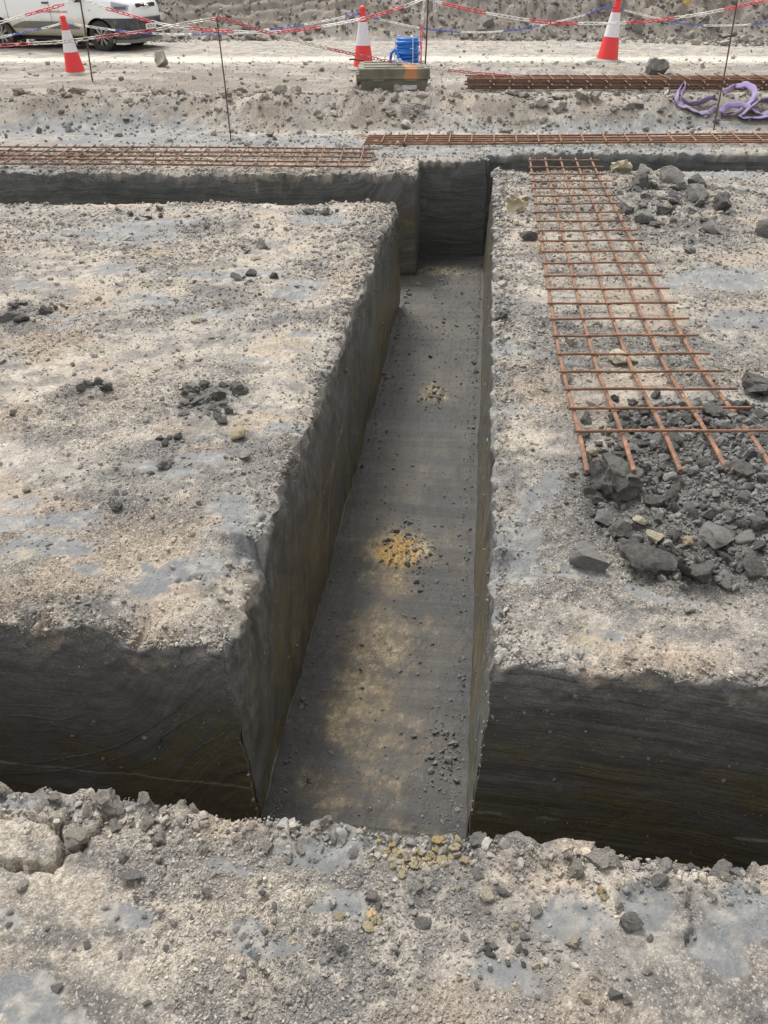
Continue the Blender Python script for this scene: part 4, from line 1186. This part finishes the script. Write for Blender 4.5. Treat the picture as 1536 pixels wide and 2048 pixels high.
chain('blue and white chain draped over the tops of the cones', cp([(-50, 84, 1), (0, 75, 1), (27, 69, 0), (56, 63, 0), (85, 57, 1), (112, 50, 1), (124, 47, 0), (149, 49, 1), (190, 55, 1), (234, 61, 0), (270, 65, 0), (305, 67, 1), (345, 69, 1), (384, 69, 0), (420, 69, 0), (456, 68, 1), (500, 65, 1), (537, 59, 0), (572, 55, 0), (605, 50, 1), (650, 42, 1), (693, 33, 0), (718, 28, 0), (738, 31, 0), (761, 39, 1), (800, 48, 1),
      (840, 56, 0), (880, 61, 0), (920, 64, 1), (965, 65, 1), (1008, 62, 0), (1045, 57, 0), (1080, 51, 1), (1125, 41, 1), (1170, 30, 0), (1200, 18, 0), (1218, 14, 0), (1246, 20, 1), (1290, 31, 1), (1334, 41, 0), (1372, 48, 0), (1409, 51, 1), (1455, 51, 1), (1500, 49, 0), (1536, 44, 0), (1600, 33, 1)], qB), [P_BLUE, P_WHITE], L=.070, Wd=.038, r=.0056, pitch=.055, seed=3)
qe = fwd(S2)
qC = ip([-100, 0, 300, 433, 781, 896, 1030, 1600], [qe - .2, qe - .1, qe, qe, fwd(on(781, 186)) + .10, fwd(on(896, 186)) + .15, fwd(on(1030, 182)) + .22, fwd(on(1500, 182)) + .25])
chain('weathered red and white chain sagging low to the crate and stacked mats', cp([(-50, 93, 0), (0, 91, 0), (68, 87, 1), (120, 84, 1), (193, 75, 0), (255, 67, 0), (315, 59, 1), (360, 49, 1), (427, 38, 0), (440, 36, 0), (480, 47, 0), (547, 69, 1), (600, 83, 1), (656, 97, 0), (720, 111, 0), (781, 123, 1), (840, 131, 1), (896, 140, 0), (960, 147, 0), (1020, 152, 1), (1090, 158, 1), (1168, 161, 0), (1215, 161, 0), (1263, 160, 1), (1320, 159, 1), (1383, 158, 0), (1450, 157, 0), (1510, 156, 1), (1600, 158, 1)], qC),
      [P_ROSE, P_DULL], L=.082, Wd=.044, r=.006, pitch=.066, seed=4)
chain('short chain hanging straight down from the stake behind the crate', cp([(852, -10, 1), (846, 20, 1), (844, 52, 0), (842, 95, 0), (841, 131, 0)], lambda x_: qb - .03), [P_RED, P_WHITE], seed=5)
chain('white chain end dangling beside the stake behind the crate', cp([(866, 0, 0), (869, 8, 0), (869, 20, 0)], lambda x_: qb + .03), [P_WHITE], seed=6)

# ------------------------------------------------------------------ olive crate, second crate, rope, hose coil
def make_olive():
    m, t_, b_ = mat('olive_plastic'); n = N(t_)
    co = n.node('ShaderNodeTexCoord').outputs['Object']
    col_ = n.mix(n.ramp(n.noise(co, 5, 5, .65), .35, .7), c4(.115, .112, .082), c4(.185, .172, .128))
    sx = n.node('ShaderNodeSeparateXYZ'); t_.links.new(co, sx.inputs[0])
    f = n.math('ADD', sx.outputs[0], n.math('MULTIPLY', n.math('SUBTRACT', n.noise(co, 6, 4, .6), .5), .22))
    st = n.math('MULTIPLY', n.ramp(f, .10, .15), n.ramp(f, .36, .30)); st = n.math('MULTIPLY', st, n.ramp(sx.outputs[2], .155, .175))
    col_ = n.mix(n.math('MULTIPLY', st, .85), col_, c4(.50, .225, .095))
    col_ = n.mix(n.math('MULTIPLY', n.ramp(n.noise(co, 11, 3, .6), .66, .70), n.ramp(sx.outputs[2], .15, .12)), col_, c4(.42, .36, .12))
    t_.links.new(col_, b_.inputs['Base Color']); b_.inputs['Roughness'].default_value = .75
    return m
OLIVE = make_olive()
BLACK = simple('black_plastic', (.025, .025, .025), .5)
def crate(loc, rz, label, sticker=True):
    t = empty('crate', loc, rz)
    W2, D2 = .475, .25
    b_ = MB(); b_.box((0, 0, .085), (.92, .47, .17), taper=.94); base = b_.build('box_base', OLIVE, t, bevel=.012)
    b_ = MB(); b_.box((0, 0, .225), (.95, .50, .125)); lid = b_.build('lid', OLIVE, t, bevel=.018)
    lip_ = MB(); lip_.box((0, 0, .172), (.965, .515, .03)); lip_.build('lid_rim', OLIVE, t, bevel=.006)
    for sx_ in (-.22, .22):
        c_ = MB(); c_.prism([(sx_ - .09, .16), (sx_ + .09, .16), (sx_ + .07, .135), (sx_ - .07, .135)], -.262, -.245); c_.build('latch', OLIVE, t)
    for yy in (-.15, .15):
        c_ = MB(); c_.box((0, yy, .292), (.80, .07, .014)); c_.build('lid_rib', OLIVE, t, bevel=.005)
    for yy in (-.13, .12):
        c_ = MB(); c_.box((-.482, yy, .165), (.045, .12, .10)); c_.build('corner_post', OLIVE, t, bevel=.008)
        c_ = MB(); c_.box((-.485, yy, .085), (.03, .10, .06)); c_.build('lifting_slot', BLACK, t, bevel=.004)
    if sticker:
        c_ = MB(); c_.box((.20, -.2405, .062), (.20, .006, .052), Matrix.Rotation(.06, 3, 'X')); q = c_.build('sticker', simple('worn_paper', (.62, .60, .62), .6, dirt=(.25, .24, .24), dscale=22, damt=.9), t)
        c_ = MB(); c_.box((.20, -.2385, .030), (.21, .006, .03)); c_.build('sticker_border', BLACK, t)
    return tag(t, label, 'crate', 'olive plastic crates')
pc = on(783, 186); zc = HZ(pc.x, pc.y)
crate((pc.x, pc.y + .22, max(zc, HZ(pc.x, pc.y + .3)) - .012), YAW + .06, 'olive crate with orange stained lid and white sticker')
crate((pc.x - .06, pc.y + .80, HZ(pc.x - .06, pc.y + .8) - .01), YAW + .08, 'second olive crate hidden behind the orange stained one', False)
ph = MB(); ph.tube([(-.06, 0, .0), (-.02, 0, .012), (.06, .01, .016), (.14, .02, .02)], .011, 7)
o = ph.build('stick', RUST_DARK); o.location = (pc.x - .62, pc.y + .70, zc + .29); o.rotation_euler = (0, .15, YAW)
tag(o, 'dull steel handle poking out at the end of the hidden crate', 'steel rod')
# rope bundle on the lid
ROPE_W, ROPE_B = simple('rope_white', (.62, .64, .66), .8), simple('rope_blue', (.09, .20, .34), .8)
lidz = max(zc, HZ(pc.x, pc.y + .3)) - .012 + .30
t = empty('rope_bundle', (pc.x + .05, pc.y + .26, lidz))
rr = random.Random(5)
for i in range(16):
    a = rr.uniform(0, 6.28); l = rr.uniform(.05, .11); q = MB()
    q.tube([(0, 0, .02), (math.cos(a) * l * .5, math.sin(a) * l * .5, .035 + rr.uniform(0, .04)), (math.cos(a) * l, math.sin(a) * l, rr.uniform(.0, .06))], .009, 6); q.build('strand', (ROPE_W, ROPE_B, ROPE_W)[i % 3], t)
tag(t, 'frayed white and blue rope bundle on the crate lid', 'rope')
# blue coil behind
BLUE = simple('blue_hose', (.012, .16, .60), .32, dirt=(.10, .30, .66), dscale=14, damt=.5)
pb = Vector((pc.x + .13, pc.y + .90, 0)); pb.z = HZ(pb.x, pb.y)
t = empty('hose_coil', (pb.x, pb.y, pb.z)); zt0 = .31
b_ = MB(); P = []
for i in range(13 * 24):
    a = i / 24 * 2 * math.pi; zz = .02 + i / (13 * 24) * .56; R_ = .155 + .008 * math.sin(a * .37) - .012 * (zz / .56)
    P.append((math.cos(a) * R_, math.sin(a) * R_, zz + .008 * math.sin(a * 1.3)))
b_.tube(P, .0235, 8); b_.build('hose', BLUE, t)
for a in (3.6, 5.2, 1.0):
    q = MB(); q.tube([(math.cos(a) * .19, math.sin(a) * .19, .0), (math.cos(a) * .195, math.sin(a) * .195, .3), (math.cos(a) * .18, math.sin(a) * .18, .60), (math.cos(a) * .11, math.sin(a) * .11, .61)], .008, 6); q.build('tie', simple('pale_tie', (.50, .58, .68), .5) if 'pale_tie' not in bpy.data.materials else bpy.data.materials['pale_tie'], t)
q = MB(); q.tube([(-.19, -.05, .24), (-.235, -.10, .31), (-.22, -.12, .40), (-.17, -.11, .44), (-.12, -.16, .38), (-.10, -.17, .32)], .020, 8); q.build('hose_end', BLUE, t)
tag(t, 'coil of bright blue plastic hose behind the olive crate', 'hose')

# ------------------------------------------------------------------ purple lifting slings
PURPLE = simple('purple_webbing', (.20, .155, .31), .9, dirt=(.28, .235, .25), dscale=5, damt=.75, bump=.3)
def sling(label, pts, wd=.062):
    """webbing ribbon through (px, py, height above ground, lean)"""
    P = []; ln = []
    for px, py, hgt, le in pts:
        g = on(px, py); P.append(Vector((g.x, g.y, HZ(g.x, g.y) + hgt))); ln.append(le)
    sp_ = smooth_path(P, 8); le_ = np.interp(np.linspace(0, len(ln) - 1, len(sp_)), range(len(ln)), ln)
    c = sp_[len(sp_) // 2]; base = Vector((c.x, c.y, HZ(c.x, c.y)))
    vv = []; ff = []
    for i, p in enumerate(sp_):
        td = (sp_[min(i + 1, len(sp_) - 1)] - sp_[max(i - 1, 0)]); td.z = 0; td.normalize()
        sd_ = Vector((-td.y, td.x, 0)); a = le_[i]
        wv = sd_ * math.cos(a) + Vector((0, 0, 1)) * math.sin(a)
        for s_ in (-1, -.33, .33, 1):
            q = p + wv * (wd / 2 * s_) - base; q.z += .006 * math.sin(i * .9 + s_)
            vv.append(q)
    for i in range(len(sp_) - 1):
        for k in range(3): ff.append((i * 4 + k, i * 4 + k + 1, i * 4 + k + 5, i * 4 + k + 4))
    b_ = MB(); b_.add(vv, ff); o = b_.build('lifting_sling', PURPLE); o.location = base
    so = o.modifiers.new('thick', 'SOLIDIFY'); so.thickness = .007
    tag(o, label, 'lifting sling', 'purple lifting slings')
sling('purple webbing sling lying in an open loop on rubble', [(1432, 214, .05, .5), (1424, 210, .07, 1.2), (1400, 216, .06, 1.3), (1376, 219, .05, .9), (1362, 205, .06, 1.2), (1368, 190, .09, 1.5), (1360, 188, .10, 1.2), (1350, 203, .06, .9), (1358, 219, .04, .5), (1372, 227, .03, .3), (1395, 232, .03, .3), (1415, 236, .04, .8), (1430, 230, .05, 1.2)])
sling('purple webbing sling heaped in folds beside the leaning stake', [(1442, 196, .04, 1.0), (1465, 188, .07, 1.2), (1488, 192, .08, 1.1), (1505, 200, .07, .8), (1500, 214, .06, .4), (1485, 226, .05, .2), (1462, 234, .04, .3), (1440, 236, .03, .5), (1452, 228, .07, .9), (1478, 226, .08, .8), (1500, 232, .06, .4), (1520, 236, .04, .2), (1540, 232, .05, .6), (1535, 220, .09, 1.0), (1515, 222, .10, .7), (1492, 232, .07, .2), (1480, 240, .03, .1), (1500, 243, .03, .1), (1545, 240, .04, .3)], .075)

# ------------------------------------------------------------------ small scraps
YEL = simple('yellow_plastic', (.58, .40, .04), .5, dirt=(.45, .33, .10), dscale=5, damt=.6)
p = on(1352, 27); b_ = MB(); P = [(math.cos(a) * .26, .05 * math.sin(a * 2), .22 + math.sin(a) * .22) for a in np.linspace(-.9, 3.6, 16)]
b_.tube(P, [.05 + .07 * math.sin(i / 15 * math.pi) for i in range(16)], 10); o = b_.build('plastic_scrap', YEL); o.location = (p.x, p.y - .12, HZ(p.x, p.y) - .02); o.rotation_euler = (.2, 0, YAW)
tag(o, 'curled yellow plastic scrap lying on the earth bank', 'plastic scrap')
def grid_scrap(px, py, w_, h_, nx_, ny_, tilt, label, m):
    p = on(px, py); t = empty('grid_scrap', (p.x, p.y, HZ(p.x, p.y) + .02)); t.rotation_euler = (tilt, 0, YAW)
    for i in range(nx_):
        b_ = MB(); x_ = w_ * (i / (nx_ - 1) - .5); b_.tube([(x_, 0, .01), (x_ + .02, h_ * .5, .03), (x_, h_, .01)], .0028, 5); b_.build('strand', m, t)
    for i in range(ny_):
        b_ = MB(); y_ = h_ * i / (ny_ - 1); b_.tube([(-w_ / 2, y_, .012), (0, y_, .034), (w_ / 2, y_, .012)], .0028, 5); b_.build('strand', m, t)
    return tag(t, label, 'grid scrap')
GRD = simple('dark_grid', (.07, .068, .066), .7)
grid_scrap(826, 238, .30, .22, 9, 7, .35, 'dark plastic grid scrap leaning in the rubble ridge', GRD)
grid_scrap(1076, 258, .42, .25, 9, 5, .05, 'greenish plastic grid scrap pressed into the clay', simple('green_grid', (.13, .15, .125), .7))

# ------------------------------------------------------------------ white van
def make_paint():
    m, t_, b_ = mat('white_paint'); n = N(t_)
    co = n.node('ShaderNodeTexCoord').outputs['Object']
    sx = n.node('ShaderNodeSeparateXYZ'); t_.links.new(co, sx.inputs[0])
    nzv = n.noise(n.vmul(co, (2.0, 2.0, .9)), 2.2, 5, .65)
    f = n.math('SUBTRACT', n.math('ADD', n.ramp(sx.outputs[2], 1.0, .35), nzv), .55)
    f = n.math('MULTIPLY', n.ramp(f, .15, .85), n.ramp(sx.outputs[0], 2.05, 1.5, .25, .85))
    t_.links.new(n.mix(f, c4(.80, .81, .82), c4(.47, .42, .31)), b_.inputs['Base Color'])
    t_.links.new(n.math('ADD', .22, n.math('MULTIPLY', f, .5)), b_.inputs['Roughness'])
    b_.inputs['Coat Weight'].default_value = .4
    return m
PAINT = make_paint()
TRIM = simple('dark_trim', (.045, .047, .05), .55, dirt=(.16, .15, .13), dscale=4, damt=.6)
TRIMG = simple('grey_trim', (.15, .15, .14), .6, dirt=(.25, .23, .18), dscale=4, damt=.6)
GLASS = simple('dark_glass', (.02, .024, .028), .06)
CHROME = simple('chrome', (.75, .76, .78), .15, 1.0)
TYRE = simple('tyre_rubber', (.032, .031, .030), .85, dirt=(.16, .14, .11), dscale=5, damt=.6)
ALLOY = simple('alloy', (.36, .35, .34), .4, .6, dirt=(.22, .19, .15), dscale=6, damt=.6)
LENS = simple('headlamp_lens', (.34, .37, .41), .08)
VX = [-2.16, -2.12, -2.0, -1.4, -.6, .1, .5, .8, 1.15, 1.42, 1.62, 1.8, 1.95, 2.07, 2.15, 2.20, 2.215]
VT = [1.70, 1.78, 1.84, 1.87, 1.87, 1.85, 1.80, 1.64, 1.42, 1.27, 1.235, 1.20, 1.155, 1.10, 1.045, .98, .92]
VW = [.84, .88, .905, .92, .925, .925, .925, .925, .925, .925, .92, .905, .875, .83, .775, .70, .62]
VB = [.42, .36, .30, .25, .24, .24, .24, .24, .24, .24, .24, .24, .25, .26, .28, .32, .38]
def sec(x): return np.interp(x, VX, VT), np.interp(x, VX, VW), np.interp(x, VX, VB)
def side_y(x, z, off=0.0):
    zt_, w_, zb_ = sec(x); zc_, hz = (zt_ + zb_) / 2, (zt_ - zb_) / 2
    u = min(abs((z - zc_) / hz), .9995); y = (w_ * (1 - u ** 5) ** .2)
    return (y * (1 - .13 * max(0, z - 1.0) / .85)) + off
van = empty('van', (0, 0, 0))
def loft():
    b_ = MB(); st = []
    for i in range(len(VX) - 1): st += list(np.linspace(VX[i], VX[i + 1], 5, endpoint=False))
    st.append(VX[-1]); n_ = 72; vv = []
    for x in st:
        zt_, w_, zb_ = sec(x); zc_, hz = (zt_ + zb_) / 2, (zt_ - zb_) / 2
        for k in range(n_):
            a = 2 * math.pi * k / n_; ca, sa_ = math.cos(a), math.sin(a)
            z = zc_ + hz * math.copysign(abs(sa_) ** .4, sa_); y = w_ * math.copysign(abs(ca) ** .4, ca) * (1 - .13 * max(0, z - 1.0) / .85)
            vv.append((x, y, z))
    ff = [(i * n_ + k, i * n_ + (k + 1) % n_, (i + 1) * n_ + (k + 1) % n_, (i + 1) * n_ + k) for i in range(len(st) - 1) for k in range(n_)]
    ff += [tuple(range(n_)), tuple((len(st) - 1) * n_ + k for k in range(n_ - 1, -1, -1))]
    b_.add(vv, ff); return b_
body = loft().build('body', PAINT, van)
def cut(o, cutters):
    for c_ in cutters:
        md = o.modifiers.new('cut', 'BOOLEAN'); md.object = c_; md.operation = 'DIFFERENCE'; md.solver = 'EXACT'
    dg = bpy.context.evaluated_depsgraph_get(); me = bpy.data.meshes.new_from_object(o.evaluated_get(dg))
    o.modifiers.clear(); o.data = me
    me.polygons.foreach_set('use_smooth', [True] * len(me.polygons)); me.set_sharp_from_angle(angle=math.radians(35))
WXL = (-1.39, 1.39)
cuts = []
for wx_ in WXL:
    for sy in (-1, 1):
        b_ = MB(); n_ = 40; P = [(wx_ + .385 * math.cos(2 * math.pi * k / n_), .325 + .385 * math.sin(2 * math.pi * k / n_)) for k in range(n_)]
        b_.prism(P, sy * .62, sy * 1.2); cuts.append(b_.build('cutter'))
bpy.context.view_layer.update()
cut(body, cuts)
for c_ in cuts: bpy.data.objects.remove(c_)
def patch(name, x0, x1, z0, z1, sgn, off, m, parent, nx_=14, nz_=8, shape=None):
    """panel that follows the body side"""
    b_ = MB(); vv = []
    for i in range(nx_ + 1):
        for j in range(nz_ + 1):
            x = x0 + (x1 - x0) * i / nx_; f = j / nz_
            lo, hi = (shape(i / nx_) if shape else (0, 1))
            z = z0 + (z1 - z0) * (lo + (hi - lo) * f)
            vv.append((x, sgn * side_y(x, z, off), z))
    ff = [(i * (nz_ + 1) + j, i * (nz_ + 1) + j + 1, (i + 1) * (nz_ + 1) + j + 1, (i + 1) * (nz_ + 1) + j) for i in range(nx_) for j in range(nz_)]
    b_.add(vv, ff); return b_.build(name, m, parent)
# bumper: a proud skin around the nose
def bumper_mesh(z0, z1, x0, off, arch):
    b_ = MB(); rows = 9; P = []
    path = [(x, -1) for x in np.linspace(x0, 2.10, 12)] + [(2.16, -1), (2.20, -1)]
    front = [(2.235 + .035 * (1 - (yy / .7) ** 2), yy) for yy in np.linspace(-.62, .62, 15)]
    vv = []; cols = 0
    line = [(x, None, -1) for x, _ in path] + [(x, yy, 0) for x, yy in front] + [(x, None, 1) for x, _ in reversed(path)]
    for x, yy, s_ in line:
        for j in range(rows):
            z = z0 + (z1 - z0) * j / (rows - 1); xx = x
            if s_ != 0:
                if arch: 
                    dz = z - .325; lim = 1.39 + math.sqrt(max(.40 ** 2 - dz * dz, 0)); xx = max(x, lim)
                y = s_ * side_y(min(xx, 2.2), max(z, .42), off)
            else: y = yy; xx = x - .03 * abs(z - .5)
            vv.append((xx, y, z))
    n_ = len(line)
    ff = [(i * rows + j, i * rows + j + 1, (i + 1) * rows + j + 1, (i + 1) * rows + j) for i in range(n_ - 1) for j in range(rows - 1)]
    b_.add(vv, ff); return b_
bump_ = bumper_mesh(.27, .70, 1.45, .012, True).build('bumper', TRIM, van)
so = bump_.modifiers.new('thick', 'SOLIDIFY'); so.thickness = .02; so.offset = -1
sk = bumper_mesh(.19, .275, 1.62, -.01, False).build('skid_strip', TRIMG, bump_)
for zz in (.60, .40, .335):
    q = MB(); q.box((2.268, 0, zz), (.02, .95 if zz < .5 else 1.1, .022)); q.build('air_slot', BLACK, bump_)
for s_ in (-1, 1):
    q = MB(); q.box((2.10, s_ * .815, .46), (.13, .05, .14), Matrix.Rotation(-s_ * .55, 3, 'Z')); q.build('fog_lamp_recess', BLACK, bump_, bevel=.01)
q = MB(); q.box((2.285, 0, .51), (.012, .52, .112)); plate = q.build('number_plate', simple('plate_white', (.78, .78, .76), .4), van)
# nose
for zz, wd_ in ((.985, .95), (.915, 1.05)):
    q = MB(); q.tube([(2.16, -wd_ / 2, zz), (2.215, -wd_ / 4, zz - .008), (2.235, 0, zz - .01), (2.215, wd_ / 4, zz - .008), (2.16, wd_ / 2, zz)], .014, 8); q.build('grille_bar', CHROME, van)
q = MB(); q.box((2.185, 0, .945), (.07, .95, .085)); q.build('grille', BLACK, van, bevel=.01)
for dz in (0, .055):
    q = MB(); q.tube([(2.235, -.11, .88 + dz), (2.26, 0, .95 + dz), (2.235, .11, .88 + dz)], .014, 7); q.build('chevron_badge', CHROME, van)
for s_ in (-1, 1):
    h_ = patch('headlight', 1.80, 2.16, .835, 1.035, s_, .010, LENS, van, shape=lambda f: (.05 + .0 * f, 1 - .35 * f))
    patch('lamp_bezel', 1.86, 2.12, .865, .955, s_, .014, simple('lamp_inner', (.10, .11, .12), .2) if 'lamp_inner' not in bpy.data.materials else bpy.data.materials['lamp_inner'], h_, shape=lambda f: (.15, .85))
    patch('side_strip', -1.02, .86, .47, .62, s_, .016, TRIMG, van, shape=lambda f: (0, min(1, .25 + 4 * min(f, 1 - f))))
    patch('side_window', -.05, .95, 1.12, 1.58, s_, .006, GLASS, van, shape=lambda f: (0, 1 - .55 * max(0, f - .55) / .45))
    patch('side_window', -1.05, -.15, 1.12, 1.60, s_, .006, GLASS, van)
    for xx in (.14, 1.03, -1.06):
        patch('door_gap', xx - .005, xx + .005, .34, 1.05, s_, .003, BLACK, van, nx_=1)
    q = MB(); q.box((.05, s_ * .94, 1.0), (.17, .03, .035)); q.build('door_handle', BLACK, van, bevel=.008)
    q = MB(); q.box((.98, s_ * 1.03, 1.12), (.12, .18, .20)); q.build('wing_mirror', BLACK, van, bevel=.03)
    patch('indicator', 1.19, 1.24, .85, .865, s_, .006, TRIMG, van, nx_=2, nz_=2)
    patch('sill', -1.0, 1.0, .25, .31, s_, .012, TRIM, van)
# windscreen
b_ = MB(); vv = []; nn = 16
for i in range(7):
    x = .58 + .78 * i / 6; zt_, w_, zb_ = sec(x)
    for j in range(nn + 1):
        y = (-.72 - .04 * i / 6 + (1.44 + .08 * i / 6) * j / nn); u = min(abs(y) / (w_ * (1 - .13 * max(0, zt_ - 1.0) / .85)), .999)
        z = (zt_ + zb_) / 2 + (zt_ - zb_) / 2 * (1 - u ** 5) ** .2; vv.append((x + .004, y, z + .008))
b_.add(vv, [(i * (nn + 1) + j, i * (nn + 1) + j + 1, (i + 1) * (nn + 1) + j + 1, (i + 1) * (nn + 1) + j) for i in range(6) for j in range(nn)])
b_.build('windscreen', GLASS, van)
# wheels
def wheel(wx_, s_):
    t = MB(); prof = [(.20, -.095), (.215, -.10), (.285, -.105), (.315, -.085), (.325, -.05), (.325, .05), (.315, .085), (.285, .105), (.215, .10), (.20, .095)]
    n_ = 48; vv = []; 
    for r_, yy in prof:
        for k in range(n_): a = 2 * math.pi * k / n_; vv.append((r_ * math.cos(a), yy, r_ * math.sin(a)))
    m_ = len(prof); t.add(vv, [(i * n_ + k, i * n_ + (k + 1) % n_, ((i + 1) % m_) * n_ + (k + 1) % n_, ((i + 1) % m_) * n_ + k) for i in range(m_) for k in range(n_)])
    w_ = empty('wheel', (wx_, s_ * .80, .325)); w_.parent = van
    t.build('tyre', TYRE, w_)
    q = MB(); P = [(.215 * math.cos(a), s_ * .075, .215 * math.sin(a)) for a in np.linspace(0, 2 * math.pi, 40, endpoint=False)]
    q.tube(P, .014, 8, closed=True)
    for k in range(16):
        a = 2 * math.pi * k / 16 + .09 * (1 if k % 2 else -1); q.tube([(.03 * math.cos(a), s_ * .085, .03 * math.sin(a)), (.21 * math.cos(a), s_ * .07, .21 * math.sin(a))], [.012, .013], 6)
    q.tube([(0, s_ * .05, 0), (0, s_ * .095, 0)], .042, 16); q.build('rim', ALLOY, w_)
    q = MB(); q.tube([(0, s_ * .0, 0), (0, s_ * .03, 0)], .205, 32); q.build('brake_drum', BLACK, w_)
    q = MB(); nn_ = 30; A = np.linspace(-.35, math.pi + .35, nn_)
    q.add([(wx_ + .384 * math.cos(a), s_ * yy, .325 + .384 * math.sin(a)) for a in A for yy in (.64, .905)], [(2 * i, 2 * i + 1, 2 * i + 3, 2 * i + 2) for i in range(nn_ - 1)])
    q.add([(wx_ + .384 * math.cos(a), s_ * .645, .325 + .384 * math.sin(a)) for a in A], [tuple(range(nn_))]); q.build('wheel_arch_liner', BLACK, van)
for wx_ in WXL:
    for s_ in (-1, 1): wheel(wx_, s_)
q = MB(); q.box((0, 0, .27), (3.6, 1.2, .12)); q.build('underbody', BLACK, van)
def lettering(txt, size, loc, rot, m, parent, name):
    cu = bpy.data.curves.new(name, 'FONT'); cu.body = txt; cu.size = size; cu.extrude = .001; cu.align_x = 'CENTER'
    to = bpy.data.objects.new(name, cu); COL.objects.link(to); bpy.context.view_layer.update()
    me = bpy.data.meshes.new_from_object(to.evaluated_get(bpy.context.evaluated_depsgraph_get())); bpy.data.objects.remove(to)
    me.materials.append(m); o = bpy.data.objects.new(name, me); o.location = loc; o.rotation_euler = rot
    return link(o, parent)
lettering('www.chiefrentals.com', .094, (.19, -.931, .80), (math.pi / 2, 0, 0), simple('red_vinyl', (.55, .05, .05), .4), van, 'door_lettering')
lettering('ND20 AU', .10, (2.2925, 0, .475), (math.pi / 2, 0, math.pi / 2), BLACK, plate, 'plate_lettering')
pw = on(208, 103); vz = YAW - .24
off = Matrix.Rotation(vz, 3, 'Z') @ Vector((1.39, -.90, 0))
van.location = (pw.x - off.x, pw.y - off.y, HZ(pw.x, pw.y) - .015)
van.rotation_euler = (0, 0, vz)
tag(van, 'mud splashed white panel van with grey side strip on the road edge', 'van')
